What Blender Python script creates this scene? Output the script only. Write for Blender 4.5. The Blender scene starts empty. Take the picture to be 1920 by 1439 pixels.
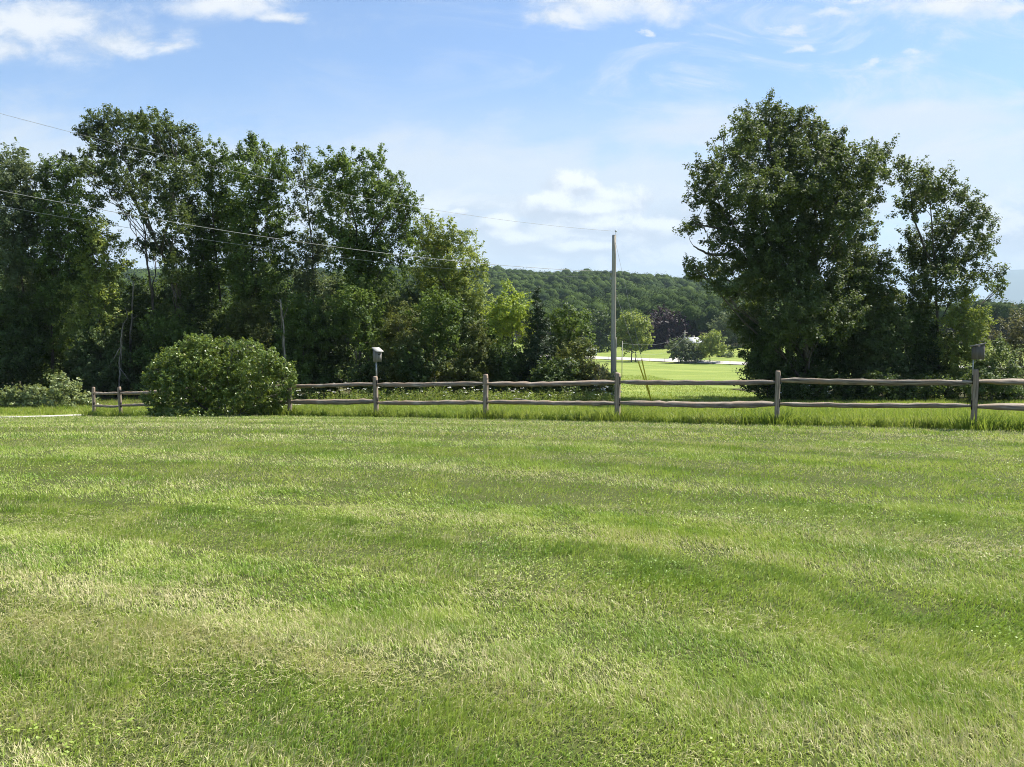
import bpy, math, random
import numpy as np
from mathutils import Vector
R = math.radians
rng = np.random.default_rng(7)
S = bpy.context.scene
COL = S.collection
EYE = 1.6
F = 1450.0
PITCH = math.atan((719.5 - 610) / F)
cp, sp = math.cos(PITCH), math.sin(PITCH)

# ------------------------------------------------------------------ geometry of the place
def P(px, py, d):
    """photo direction (px,py) at forward distance d -> world point"""
    u = (px - 960) / F; v = (719.5 - py) / F
    dy = cp + v * sp; dz = -sp + v * cp
    k = d / dy
    return np.array((u * k, d, EYE + dz * k))

def sstep(a, b, x):
    t = np.clip((np.asarray(x, float) - a) / (b - a), 0, 1)
    return t * t * (3 - 2 * t)

_py = np.array([-60, 0, 6, 10, 14.2, 17, 20.7, 24, 28, 31, 36, 44, 60, 100, 150, 185, 196, 204, 212, 230, 262, 300, 400, 550, 700, 800, 1000, 3000, 12000.])
_pd = np.array([1.6, 1.6, 1.63, 1.73, 1.91, 2.13, 2.47, 2.80, 3.22, 3.50, 3.85, 4.2, 4.85, 6.7, 8.8, 9.95, 10.1, 9.75, 9.4, 9.2, 8.6, 6.5, -2, -20, -36, -39, -30, 8, 10.])
_t = np.linspace(-60, 330, 3901)
_v = np.interp(_t, _py, _pd)
_k = np.hanning(31); _k /= _k.sum()
_v = np.convolve(np.pad(_v, 15, mode='edge'), _k, 'valid')
_rx = np.array([-200, -60, -5, 16.4, 40, 61, 90, 200]); _ry = np.array([270, 268, 254, 238, 215, 193, 180, 160.])
def road_y(x): return np.interp(x, _rx, _ry)

def hsh(ix, iy, seed):
    h = (ix.astype(np.int64) * 374761393 + iy.astype(np.int64) * 668265263 + seed * 974634777) & 0xffffffff
    h = ((h ^ (h >> 13)) * 1274126177) & 0xffffffff
    return ((h ^ (h >> 16)) & 0xffff) / 65535.0
def vnoise(x, y, seed=0):
    x = np.asarray(x, float); y = np.asarray(y, float)
    ix = np.floor(x); iy = np.floor(y); fx = x - ix; fy = y - iy
    fx = fx * fx * (3 - 2 * fx); fy = fy * fy * (3 - 2 * fy)
    a = hsh(ix, iy, seed); b = hsh(ix + 1, iy, seed); c = hsh(ix, iy + 1, seed); d = hsh(ix + 1, iy + 1, seed)
    return (a * (1 - fx) + b * fx) * (1 - fy) + (c * (1 - fx) + d * fx) * fy
def fbm(x, y, seed=0, o=3):
    s = 0; a = .5; t = 0
    for i in range(o):
        s = s + a * vnoise(x, y, seed + i * 17); t += a; a *= .5; x = x * 2.03 + 5.1; y = y * 2.03 + 1.7
    return s / t

def ground(x, y):
    x = np.asarray(x, float); y = np.asarray(y, float)
    w = sstep(60, 150, y)
    eff = y + w * (204 - road_y(x))
    near = np.interp(eff, _t, _v)
    az = x / np.maximum(y, 1)
    gain = 1 - .93 * sstep(.31, .55, az)
    far = np.interp(eff, _py, _pd)
    far = 6.5 + (far - 6.5) * gain - np.interp(az, [-.8, -.03, .06, .13, .23, .31, .4], [6, 8, 0, -4, -11, -11, 0]) * sstep(330, 620, eff)
    D = np.where(eff > 300, far, near)
    D = D + .12 * sstep(-9, -14, x) * sstep(10, 22, y) * (1 - sstep(32, 40, y))
    bump = (fbm(x * .35, y * .35, 3) - .5) * .025 * (1 - sstep(10, 16, y)) + (fbm(x * .05, y * .05, 9) - .5) * .5 * sstep(40, 80, y) * (1 - sstep(170, 190, eff)) + (fbm(x * .01, y * .01, 5) - .5) * 9 * sstep(320, 480, eff)
    return EYE - D + bump

# fence line
POSTS = [(2010, 13.2), (1831, 14.2), (1460, 15.5), (1159, 17.0), (910, 18.8), (704, 20.7), (541, 22.6)]
FP = [((px - 960) / F * d, d) for px, d in POSTS] + [(-9.1, 24.4), (-11.7, 26.2), (-14.25, 28.0), (-16.2, 29.8)]
FP = [(12.6, 12.9)] + FP[1:]; FP = [(15.6, 11.9)] + FP
_fx = np.array([-60, -30, -16.2] + [p[0] for p in FP[-2::-1]] + [30, 60]); _fy = np.array([34, 31.5, 29.8] + [p[1] for p in FP[-2::-1]] + [8, 0.])
def fence_y(x): return np.interp(x, _fx, _fy)

DRIVE = np.array([(-60, 14.), (-32, 20.), (-22, 22.6), (-18.0, 26.0), (-17.4, 30.5), (-15.6, 34), (-11.5, 38), (-6, 45)])
def dist_poly(x, y, pts):
    best = np.full(np.shape(x), 1e9)
    for (ax, ay), (bx, by) in zip(pts[:-1], pts[1:]):
        dx, dy = bx - ax, by - ay
        t = np.clip(((x - ax) * dx + (y - ay) * dy) / (dx * dx + dy * dy), 0, 1)
        best = np.minimum(best, np.hypot(x - ax - t * dx, y - ay - t * dy))
    return best

# ------------------------------------------------------------------ object helpers
def link(o, parent=None):
    COL.objects.link(o)
    if parent is not None: o.parent = parent
    return o
def quads(name, V, Q, mat, parent=None, attr=None, smooth=False):
    V = np.asarray(V, np.float32).reshape(-1, 3); Q = np.asarray(Q, np.int32).reshape(-1, 4)
    me = bpy.data.meshes.new(name)
    me.vertices.add(len(V)); me.vertices.foreach_set('co', V.ravel())
    me.loops.add(Q.size); me.loops.foreach_set('vertex_index', Q.ravel())
    me.polygons.add(len(Q)); me.polygons.foreach_set('loop_start', np.arange(0, Q.size, 4, dtype=np.int32))
    if smooth: me.polygons.foreach_set('use_smooth', np.ones(len(Q), bool))
    me.update(calc_edges=True); me.validate()
    if attr is not None:
        a = me.attributes.new('rnd', 'FLOAT', 'FACE'); a.data.foreach_set('value', np.asarray(attr, np.float32))
    me.materials.append(mat)
    return link(bpy.data.objects.new(name, me), parent)
def tag(o, label=None, cat=None, group=None, kind=None):
    for k, v in (('label', label), ('category', cat), ('group', group), ('kind', kind)):
        if v: o[k] = v
    return o
def empty(name, loc, label, cat, group=None, rz=0):
    o = bpy.data.objects.new(name, None); o.location = loc; o.rotation_euler = (0, 0, rz); o.empty_display_size = .2
    link(o); return tag(o, label, cat, group)

class MB:
    """collects quads"""
    def __init__(s): s.V = []; s.Q = []; s.n = 0
    def add(s, V, Q):
        V = np.asarray(V, float).reshape(-1, 3); Q = np.asarray(Q, int).reshape(-1, 4)
        s.V.append(V); s.Q.append(Q + s.n); s.n += len(V)
    def tube(s, pts, rad, sides=6, cap=True, jit=0, rs=None):
        pts = np.asarray(pts, float); rad = np.asarray(rad, float) * np.ones(len(pts))
        t = np.gradient(pts, axis=0); t /= np.linalg.norm(t, axis=1)[:, None] + 1e-9
        ref = np.array((1., 0, 0)) if abs(t[:, 0]).mean() < .8 else np.array((0, 1., 0))
        a = np.cross(t, ref); a /= np.linalg.norm(a, axis=1)[:, None] + 1e-9
        b = np.cross(t, a)
        ang = np.arange(sides) / sides * 2 * np.pi
        ring = (a[:, None] * np.cos(ang)[None, :, None] + b[:, None] * np.sin(ang)[None, :, None])
        rr = rad[:, None] * np.ones(sides)
        if jit: rr = rr * (1 + jit * (rng.random(rr.shape) - .5))
        V = pts[:, None] + ring * rr[..., None]
        n = len(pts); i = np.arange(n - 1)[:, None] * sides; j = np.arange(sides)[None]; j2 = (j + 1) % sides
        Q = np.stack([i + j, i + j2, i + sides + j2, i + sides + j], -1).reshape(-1, 4)
        V = V.reshape(-1, 3)
        if cap and sides == 4:
            Q = np.vstack([Q, [[3, 2, 1, 0]], [[(n - 1) * 4 + k for k in range(4)]]])
        elif cap:
            c = len(V); V = np.vstack([V, pts[:1], pts[-1:]])
            ex = []
            for k in range(0, sides, 2):
                ex.append([c, (k + 2) % sides, (k + 1) % sides, k]); o = (n - 1) * sides
                ex.append([c + 1, o + k, o + k + 1, o + (k + 2) % sides])
            Q = np.vstack([Q, ex])
        s.add(V, Q)
    def box(s, c, size, rz=0, shear=None):
        x, y, z = np.array(size) / 2
        V = np.array([(-x, -y, -z), (x, -y, -z), (x, y, -z), (-x, y, -z), (-x, -y, z), (x, -y, z), (x, y, z), (-x, y, z)])
        ca, sa = math.cos(rz), math.sin(rz)
        V = np.stack([V[:, 0] * ca - V[:, 1] * sa, V[:, 0] * sa + V[:, 1] * ca, V[:, 2]], -1) + np.array(c)
        s.add(V, [(3, 2, 1, 0), (4, 5, 6, 7), (0, 1, 5, 4), (1, 2, 6, 5), (2, 3, 7, 6), (3, 0, 4, 7)])
    def build(s, name, mat, parent=None, smooth=False):
        return quads(name, np.vstack(s.V), np.vstack(s.Q), mat, parent, None, smooth)

# ------------------------------------------------------------------ materials
def newmat(name):
    m = bpy.data.materials.new(name); m.use_nodes = True
    nt = m.node_tree; nt.nodes.clear()
    return m, nt
class NT:
    def __init__(s, nt): s.nt = nt
    def n(s, t, **kw):
        x = s.nt.nodes.new(t)
        for k, v in kw.items(): setattr(x, k, v)
        return x
    def l(s, a, b): s.nt.links.new(a, b)
    def inp(s, sock, v):
        if hasattr(v, 'is_linked') or hasattr(v, 'links'): s.l(v, sock)
        elif v is not None: sock.default_value = v
    def math(s, op, a, b=None, c=None, clamp=False):
        x = s.n('ShaderNodeMath', operation=op); x.use_clamp = clamp
        s.inp(x.inputs[0], a)
        if b is not None: s.inp(x.inputs[1], b)
        if c is not None: s.inp(x.inputs[2], c)
        return x.outputs[0]
    def mix(s, f, a, b, bt='MIX'):
        x = s.n('ShaderNodeMix', data_type='RGBA', blend_type=bt)
        s.inp(x.inputs[0], f); s.inp(x.inputs[6], a if not isinstance(a, tuple) else (*a, 1)); s.inp(x.inputs[7], b if not isinstance(b, tuple) else (*b, 1))
        return x.outputs[2]
    def noise(s, vec, scale, detail=3, rough=.55, dist=0):
        x = s.n('ShaderNodeTexNoise'); x.inputs['Scale'].default_value = scale; x.inputs['Detail'].default_value = detail
        x.inputs['Roughness'].default_value = rough; x.inputs['Distortion'].default_value = dist
        if vec is not None: s.l(vec, x.inputs['Vector'])
        return x.outputs[0]
    def ramp(s, f, a, b, lo=0., hi=1.):
        x = s.n('ShaderNodeMapRange'); x.interpolation_type = 'SMOOTHSTEP'
        s.inp(x.inputs[0], f); x.inputs[1].default_value = a; x.inputs[2].default_value = b; x.inputs[3].default_value = lo; x.inputs[4].default_value = hi
        return x.outputs[0]
    def pos(s, scale=None):
        g = s.n('ShaderNodeNewGeometry').outputs['Position']
        if scale is None: return g
        x = s.n('ShaderNodeVectorMath', operation='MULTIPLY'); s.l(g, x.inputs[0]); x.inputs[1].default_value = scale
        return x.outputs[0]
    def attr(s, name='rnd'):
        return s.n('ShaderNodeAttribute', attribute_name=name).outputs['Fac']

def leafmat(name, dark, light, tint=None, tintamt=.15, trans=.42, rough=.55, spec=.28, nscale=.8):
    m, nt = newmat(name); t = NT(nt)
    r = t.attr(); p = t.pos()
    nz = t.noise(p, nscale, 2)
    f = t.math('ADD', t.math('MULTIPLY', r, .55), t.math('MULTIPLY', t.ramp(nz, .35, .65), .45))
    c = t.mix(f, dark, light)
    if tint: c = t.mix(t.ramp(r, 1 - tintamt, 1 - tintamt + .02), c, tint)
    bs = t.n('ShaderNodeBsdfPrincipled'); t.l(c, bs.inputs['Base Color'])
    bs.inputs['Roughness'].default_value = rough; bs.inputs['Specular IOR Level'].default_value = spec
    tr = t.n('ShaderNodeBsdfTranslucent')
    t.l(t.mix(.5, c, (light[0] * 1.5, light[1] * 1.35, light[2] * .6)), tr.inputs['Color'])
    mx = t.n('ShaderNodeMixShader'); mx.inputs[0].default_value = trans
    t.l(bs.outputs[0], mx.inputs[1]); t.l(tr.outputs[0], mx.inputs[2])
    o = t.n('ShaderNodeOutputMaterial'); t.l(mx.outputs[0], o.inputs[0])
    return m
def plain(name, a, b, scale=(8, 8, 8), nscale=1., rough=.8, bump=.0, spec=.3, metal=0):
    m, nt = newmat(name); t = NT(nt)
    co = t.n('ShaderNodeTexCoord').outputs['Object']
    mp = t.n('ShaderNodeVectorMath', operation='MULTIPLY'); t.l(co, mp.inputs[0]); mp.inputs[1].default_value = scale
    nz = t.noise(mp.outputs[0], nscale, 5, .65)
    c = t.mix(t.ramp(nz, .3, .7), a, b)
    bs = t.n('ShaderNodeBsdfPrincipled'); t.l(c, bs.inputs['Base Color']); bs.inputs['Roughness'].default_value = rough
    bs.inputs['Specular IOR Level'].default_value = spec; bs.inputs['Metallic'].default_value = metal
    if bump:
        bp = t.n('ShaderNodeBump'); bp.inputs['Strength'].default_value = bump; bp.inputs['Distance'].default_value = .02
        t.l(nz, bp.inputs['Height']); t.l(bp.outputs[0], bs.inputs['Normal'])
    o = t.n('ShaderNodeOutputMaterial'); t.l(bs.outputs[0], o.inputs[0])
    return m

LAWN_C = (-9.0, -14.0)
def lawn_color(t, r):
    """base colour of the mown grass: clover-green and straw patches, mower swathes with their light and dark painted in"""
    p = t.pos()
    sx = t.n('ShaderNodeSeparateXYZ'); t.l(p, sx.inputs[0])
    dx = t.math('SUBTRACT', sx.outputs[0], LAWN_C[0]); dy = t.math('SUBTRACT', sx.outputs[1], LAWN_C[1])
    rad = t.math('SQRT', t.math('ADD', t.math('MULTIPLY', dx, dx), t.math('MULTIPLY', dy, dy)))
    ang = t.math('ARCTAN2', dx, dy)
    cv = t.n('ShaderNodeCombineXYZ'); t.l(t.math('MULTIPLY', rad, 1.25), cv.inputs[0]); t.l(t.math('MULTIPLY', ang, 4.5), cv.inputs[1])
    band = t.noise(cv.outputs[0], 1.0, 3, .6)
    big = t.noise(p, .38, 3, .55); mid = t.noise(p, 1.6, 4, .6)
    green = t.mix(r, LG0, LG1)
    green = t.mix(t.ramp(mid, .38, .66), green, LG2)
    near = t.ramp(sx.outputs[1], 3.2, 6.5, .10, 0.)
    leftb = t.math('MULTIPLY', t.ramp(sx.outputs[0], -1.5, 2.0, .16, 0.), t.ramp(sx.outputs[1], 4.5, 6.5, 1., 0.))
    fars = t.ramp(sx.outputs[1], 9.5, 14, 0., .20)
    dry = t.math('ADD', t.math('MULTIPLY', t.ramp(band, .46, .62), .46), t.math('MULTIPLY', t.ramp(big, .48, .66), .14))
    dry = t.math('ADD', t.math('ADD', dry, near), t.math('ADD', fars, leftb))
    dry = t.math('ADD', dry, t.math('ADD', t.math('MULTIPLY', t.ramp(mid, .50, .68), .16), t.math('MULTIPLY', t.ramp(t.noise(p, 6.5, 3, .6), .50, .68), .20)))
    # swathes: paler fresh-cut passes, with brightness from blade lean painted into the colour
    sw = t.math('SINE', t.math('ADD', t.math('MULTIPLY', rad, 4.9), t.math('MULTIPLY', t.math('SUBTRACT', big, .5), 1.3)))
    sw = t.math('MULTIPLY', t.ramp(sw, -.7, .7), t.ramp(t.noise(p, .22, 2), .35, .6, .65, 1.))
    green = t.mix(t.math('MULTIPLY', sw, .62), green, LG2)
    dry = t.math('ADD', dry, t.math('MULTIPLY', t.math('SUBTRACT', sw, .5), .16))
    # each blade is straw or green: the share of straw follows the patches
    isdry = t.ramp(t.math('SUBTRACT', t.math('MULTIPLY', dry, .84), t.math('FRACT', t.math('MULTIPLY', r, 7.31))), -.05, .05)
    return t.mix(isdry, green, t.mix(t.math('FRACT', t.math('MULTIPLY', r, 3.7)), LD0, LD1))
LG0 = (.10, .195, .024); LG1 = (.27, .405, .046); LG2 = (.37, .46, .088)
LD0 = (.54, .515, .24); LD1 = (.62, .55, .33)
def grassmat(name, colfn, trans=.35, rough=.5, spec=.35):
    m, nt = newmat(name); t = NT(nt)
    c = colfn(t, t.attr())
    bs = t.n('ShaderNodeBsdfPrincipled'); t.l(c, bs.inputs['Base Color']); bs.inputs['Roughness'].default_value = rough; bs.inputs['Specular IOR Level'].default_value = spec
    tr = t.n('ShaderNodeBsdfTranslucent'); t.l(t.mix(.35, c, (.36, .42, .05)), tr.inputs['Color'])
    mx = t.n('ShaderNodeMixShader'); mx.inputs[0].default_value = trans
    t.l(bs.outputs[0], mx.inputs[1]); t.l(tr.outputs[0], mx.inputs[2])
    o = t.n('ShaderNodeOutputMaterial'); t.l(mx.outputs[0], o.inputs[0])
    return m
def groundmat(name, colfn, bump=.6, bscale=18., rough=.95):
    m, nt = newmat(name); t = NT(nt)
    c = colfn(t)
    bs = t.n('ShaderNodeBsdfPrincipled'); t.l(c, bs.inputs['Base Color']); bs.inputs['Roughness'].default_value = rough; bs.inputs['Specular IOR Level'].default_value = .1
    bp = t.n('ShaderNodeBump'); bp.inputs['Strength'].default_value = bump; bp.inputs['Distance'].default_value = .05
    t.l(t.noise(t.pos(), bscale, 4, .7), bp.inputs['Height']); t.l(bp.outputs[0], bs.inputs['Normal'])
    o = t.n('ShaderNodeOutputMaterial'); t.l(bs.outputs[0], o.inputs[0])
    return m

M = {}
M['lawn_blade'] = grassmat('lawn_blade', lawn_color)
M['lawn_soil'] = groundmat('lawn_thatch', lambda t: t.mix(t.noise(t.pos(), 14, 4), (.035, .05, .012), (.09, .10, .03)))
def meadow_col(t):
    p = t.pos()
    a = t.mix(t.ramp(t.noise(p, .09, 4, .6), .35, .65), (.140, .190, .038), (.205, .245, .060))
    a = t.mix(t.math('MULTIPLY', t.ramp(t.noise(t.pos((.25, 1, 1)), .25, 4, .6), .45, .7), .6), a, (.30, .32, .085))
    return t.mix(t.math('MULTIPLY', t.ramp(t.noise(p, 2.2, 3, .7), .4, .75), .35), a, (.09, .16, .02))
M['meadow'] = groundmat('meadow_turf', meadow_col, .8, 6.)
M['tall_blade'] = grassmat('tall_grass_blade', lambda t, r: t.mix(t.ramp(r, .86, .9), t.mix(t.ramp(t.noise(t.pos(), .5, 3), .35, .65), t.mix(r, (.15, .235, .03), (.28, .365, .05)), t.mix(r, (.23, .30, .04), (.36, .40, .08))), (.40, .36, .16)), .42)
M['weed_leaf'] = leafmat('weed_leaf', (.09, .14, .025), (.20, .26, .06), (.34, .32, .14), .12)
M['flower'] = plain('white_umbel', (.75, .75, .68), (.85, .85, .8))
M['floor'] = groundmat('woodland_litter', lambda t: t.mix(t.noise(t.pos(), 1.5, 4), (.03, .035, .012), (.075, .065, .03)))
M['bark'] = plain('bark', (.045, .038, .03), (.13, .115, .095), (6, 6, 1.5), 1.5, .9, .6)
M['bark_pale'] = plain('bark_pale', (.16, .14, .11), (.34, .31, .27), (6, 6, 1.5), 1.5, .9, .6)
M['bark_dead'] = plain('bark_dead', (.07, .06, .05), (.30, .28, .24), (5, 5, 1.2), 1.2, .9, .5)
M['oak'] = leafmat('oak_leaf', (0.0369, 0.0656, 0.0231), (0.1076, 0.1486, 0.0461), (0.1742, 0.1845, 0.0512), .08)
M['maple'] = leafmat('maple_leaf', (0.0451, 0.0859, 0.0224), (0.1396, 0.2094, 0.0477), (0.204, 0.2684, 0.0561), .12)
M['grey'] = leafmat('greygreen_leaf', (0.0601, 0.0929, 0.0459), (0.153, 0.1966, 0.0966), None)
M['lightleaf'] = leafmat('light_leaf', (0.114, 0.168, 0.0408), (0.276, 0.336, 0.084), (0.36, 0.36, 0.108), .1)
M['lime'] = leafmat('lime_leaf', (0.1505, 0.2258, 0.0325), (0.3225, 0.4085, 0.065), (0.4085, 0.4515, 0.0975), .1)
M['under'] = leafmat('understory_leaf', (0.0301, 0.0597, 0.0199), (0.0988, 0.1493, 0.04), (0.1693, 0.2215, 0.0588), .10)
M['olive'] = leafmat('olive_leaf', (0.0675, 0.0945, 0.027), (0.1553, 0.1823, 0.0513), (0.2025, 0.162, 0.0675), .06)
M['conifer'] = leafmat('cedar_spray', (0.0196, 0.042, 0.0182), (0.0504, 0.0812, 0.0308), None, trans=.1, rough=.6)
M['purple'] = leafmat('purple_leaf', (.016, .008, .013), (.042, .018, .028), None, trans=.25)
M['lilac'] = leafmat('lilac_leaf', (0.0805, 0.1339, 0.027), (0.1956, 0.2676, 0.0466), (0.3106, 0.3143, 0.0622), .15, .30, .38, .55)
M['bramble'] = leafmat('bramble_leaf', (.12, .17, .055), (.28, .33, .14), None, .1, .3, .42, .6)
M['shrub'] = leafmat('shrub_leaf', (0.0575, 0.0978, 0.0345), (0.138, 0.1898, 0.069), (0.1955, 0.1725, 0.1035), .08)
M['twiggy'] = leafmat('twiggy_leaf', (.07, .085, .04), (.16, .165, .09), (.22, .19, .13), .15)
M['forest'] = leafmat('forest_leaf', (.015, .034, .007), (.064, .098, .017), None, .1, .12, .8, .04, .02)
M['wood'] = None
def woodmat(name, a, b, c, edge=.0):
    m, nt = newmat(name); t = NT(nt)
    co = t.n('ShaderNodeTexCoord').outputs['Object']
    def sc(v):
        x = t.n('ShaderNodeVectorMath', operation='MULTIPLY'); t.l(co, x.inputs[0]); x.inputs[1].default_value = v; return x.outputs[0]
    grain = t.noise(sc(GR), 1., 6, .7, .4); blot = t.noise(co, 2.1, 3)
    col = t.mix(t.ramp(grain, .36, .64), a, b); col = t.mix(t.ramp(blot, .4, .7), col, c)
    oi = t.n('ShaderNodeObjectInfo').outputs['Random']
    col = t.mix(t.math('MULTIPLY', oi, .35), col, (.17, .13, .10))
    bs = t.n('ShaderNodeBsdfPrincipled'); t.l(col, bs.inputs['Base Color']); bs.inputs['Roughness'].default_value = .75; bs.inputs['Specular IOR Level'].default_value = .35
    bp = t.n('ShaderNodeBump'); bp.inputs['Strength'].default_value = .7; bp.inputs['Distance'].default_value = .02
    t.l(grain, bp.inputs['Height']); t.l(bp.outputs[0], bs.inputs['Normal'])
    o = t.n('ShaderNodeOutputMaterial'); t.l(bs.outputs[0], o.inputs[0]); return m
GR = (2.0, 40, 40); M['rail'] = woodmat('weathered_rail', (.07, .052, .036), (.41, .345, .27), (.25, .18, .12))
GR = (45, 45, 3.0); M['post'] = woodmat('weathered_post', (.17, .13, .095), (.42, .345, .27), (.34, .24, .17))
GR = (30, 30, 2.0); M['shaded_boxwood'] = woodmat('shaded_nest_box_board', (.075, .07, .066), (.15, .142, .135), (.11, .10, .09)); GR = (30, 30, 2.0); M['boxwood'] = woodmat('nest_box_board', (.16, .152, .14), (.31, .295, .275), (.23, .21, .18))  # first board is a darker copy: the box's shade is put into its colour
GR = (30, 30, 1.2); M['pole'] = woodmat('pole_wood', (.36, .335, .295), (.58, .55, .49), (.44, .40, .34))
M['hole'] = plain('painted_hollow_shade', (.006, .005, .004), (.012, .01, .008))  # near-black colour stands in for the shade inside slots and holes
M['roofboard'] = plain('pale_roof_board', (.30, .285, .26), (.45, .43, .40), (3, 30, 3))
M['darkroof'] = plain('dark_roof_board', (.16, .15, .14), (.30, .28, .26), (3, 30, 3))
M['yellow'] = plain('yellow_plastic', (.85, .70, .02), (.92, .78, .04), rough=.45)
def plasticmat():
    m, nt = newmat('yellow_plastic'); t = NT(nt); bs = t.n('ShaderNodeBsdfPrincipled'); bs.inputs['Base Color'].default_value = (.88, .72, .02, 1); bs.inputs['Roughness'].default_value = .4
    tr = t.n('ShaderNodeBsdfTranslucent'); tr.inputs['Color'].default_value = (.95, .80, .05, 1); mx = t.n('ShaderNodeMixShader'); mx.inputs[0].default_value = .45
    t.l(bs.outputs[0], mx.inputs[1]); t.l(tr.outputs[0], mx.inputs[2]); t.l(mx.outputs[0], t.n('ShaderNodeOutputMaterial').inputs[0]); return m
M['yellow'] = plasticmat()
M['metal'] = plain('galvanised_metal', (.30, .30, .30), (.45, .45, .45), rough=.45, metal=.6)
M['wire'] = plain('aluminium_wire', (.24, .24, .24), (.34, .34, .33), rough=.5, metal=.2)
M['darkwire'] = plain('steel_strand', (.22, .22, .22), (.32, .32, .32), rough=.5, metal=.4)
M['ceramic'] = plain('grey_ceramic', (.35, .35, .35), (.5, .5, .5), rough=.3)
M['gravel'] = groundmat('pale_gravel', lambda t: t.mix(t.noise(t.pos(), 9, 5, .7), (.36, .34, .30), (.54, .51, .46)), .4, 30)
M['concrete'] = groundmat('pale_driveway', lambda t: t.mix(t.noise(t.pos(), 5, 5, .7), (.33, .31, .28), (.47, .45, .42)), .3, 30)
M['hwall'] = plain('tan_clapboard', (.30, .27, .22), (.38, .34, .28), (.2, .2, 6))
M['hroof'] = plain('pale_metal_roof', (.28, .29, .30), (.38, .39, .40), rough=.6)
M['white'] = plain('white_paint', (.72, .72, .70), (.80, .80, .78))
M['glass'] = plain('dark_window_glass', (.03, .035, .04), (.05, .055, .06), rough=.1, spec=.6)
M['mount'] = groundmat('mountain_forest', lambda t: t.mix(t.noise(t.pos(), .004, 4), (.03, .05, .02), (.06, .085, .03)), .3, .01)

# ------------------------------------------------------------------ setting: sheets
def rings(r0, r1, th, rad):
    """polar sheet between per-direction radii r0 and r1 with fractions rad (0..1)"""
    rr = r0[None] + (r1 - r0)[None] * rad[:, None] if rad.ndim == 1 else rad
    X = rr * np.sin(th)[None]; Y = rr * np.cos(th)[None]
    return X, Y
def sheet(name, X, Y, mat, dz=0., wrap=False, Z=None):
    n, m = X.shape
    Zz = (ground(X, Y) if Z is None else Z) + dz
    i = np.arange(n - 1)[:, None]; mm = m if wrap else m - 1
    j = np.arange(mm)[None]; j2 = (j + 1) % m
    Q = np.stack([i * m + j, (i + 1) * m + j, (i + 1) * m + j2, i * m + j2], -1)
    o = quads(name, np.stack([X, Y, Zz], -1), Q, mat, smooth=True)
    o['kind'] = 'structure'; return o
th = np.concatenate([np.linspace(-R(62), R(62), 420), np.linspace(R(64), R(296), 60)])
rs = np.linspace(.5, 46, 911)
XX = rs[:, None] * np.sin(th)[None]; YY = rs[:, None] * np.cos(th)[None]
outside = (YY > fence_y(XX) - .28) | ((dist_poly(XX, YY, DRIVE) < .9) & (YY > 5))
first = np.where(outside.any(0), outside.argmax(0), len(rs) - 1)
RF = rs[first]
Xl, Yl = rings(np.zeros_like(RF), RF, th, np.linspace(0, 1, 90))
sheet('lawn', Xl, Yl, M['lawn_soil'], 0, True)
fr = np.linspace(0, 1, 260) ** 1.0
rout = np.concatenate([[0], np.geomspace(.4, 60, 90), np.geomspace(62, 360, 120), np.geomspace(370, 20000, 76)])
rad = RF[None] + rout[:, None]
X = rad * np.sin(th)[None]; Y = rad * np.cos(th)[None]
sheet('meadow', X, Y, M['meadow'], 0, True)
def ribbon(name, pts, width, mat, dz, step=.8, wob=.0):
    pts = np.asarray(pts, float); seg = np.hypot(*np.diff(pts, axis=0).T); s = np.concatenate([[0], seg.cumsum()])
    q = np.arange(0, s[-1], step); k = 5
    x = np.interp(q, s, pts[:, 0]); y = np.interp(q, s, pts[:, 1])
    ker = np.hanning(9); ker /= ker.sum()
    x = np.convolve(np.pad(x, 4, mode='edge'), ker, 'valid'); y = np.convolve(np.pad(y, 4, mode='edge'), ker, 'valid')
    tx, ty = np.gradient(x), np.gradient(y); L = np.hypot(tx, ty); nx, ny = -ty / L, tx / L
    off = np.linspace(-.5, .5, 7)
    w = width * (1 + wob * (vnoise(q * .4, q * 0, 4) - .5))
    X = x[:, None] + nx[:, None] * off[None] * w[:, None]; Y = y[:, None] + ny[:, None] * off[None] * w[:, None]
    return sheet(name, X, Y, mat, dz)
ribbon('driveway', DRIVE, 1.7, M['concrete'], .012, .5, .2)
ribbon('road', np.stack([_rx, _ry], -1), 6.2, M['gravel'], .15, 2.0, .15)
# a pale spur leading from the road towards the house
ribbon('farm_track', [(44, 212), (47, 219), (52, 228), (57, 236)], 4, M['gravel'], .13, 1.0)
gx, gy = np.meshgrid(np.linspace(-48, 5.5, 110), np.linspace(38.5, 85, 70))
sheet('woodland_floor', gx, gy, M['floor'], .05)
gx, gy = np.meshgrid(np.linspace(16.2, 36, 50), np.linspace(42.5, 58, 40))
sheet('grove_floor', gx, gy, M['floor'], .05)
fu, fd = np.meshgrid(np.linspace(-.85, .85, 200), np.geomspace(262, 1200, 90))
fX = fu * fd; fY = fd + np.maximum(0, 285 - (fd + 204 - road_y(fX)))
sheet('forest_floor', fX, fY, M['floor'], .3)
# distant mountain ridge
u = np.linspace(.575, 1.5, 160); dd = np.linspace(9000, 13000, 40)
hh = np.interp(u, [.575, .60, .618, .635, .66, .75, .9, 1.1, 1.5], [0, 230, 520, 772, 795, 780, 720, 765, 535])
prof = np.sin(np.clip((dd - 9000) / 4000, 0, 1) * np.pi) ** .8
Xm = u[None] * dd[:, None]; Ym = np.repeat(dd[:, None], len(u), 1)
Zm = hh[None] * prof[:, None] + (fbm(Xm * .0012, Ym * .0012, 8) - .5) * 70 * prof[:, None] - 14
sheet('mountain', Xm, Ym, M['mount'], 0, False, Zm)

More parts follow.
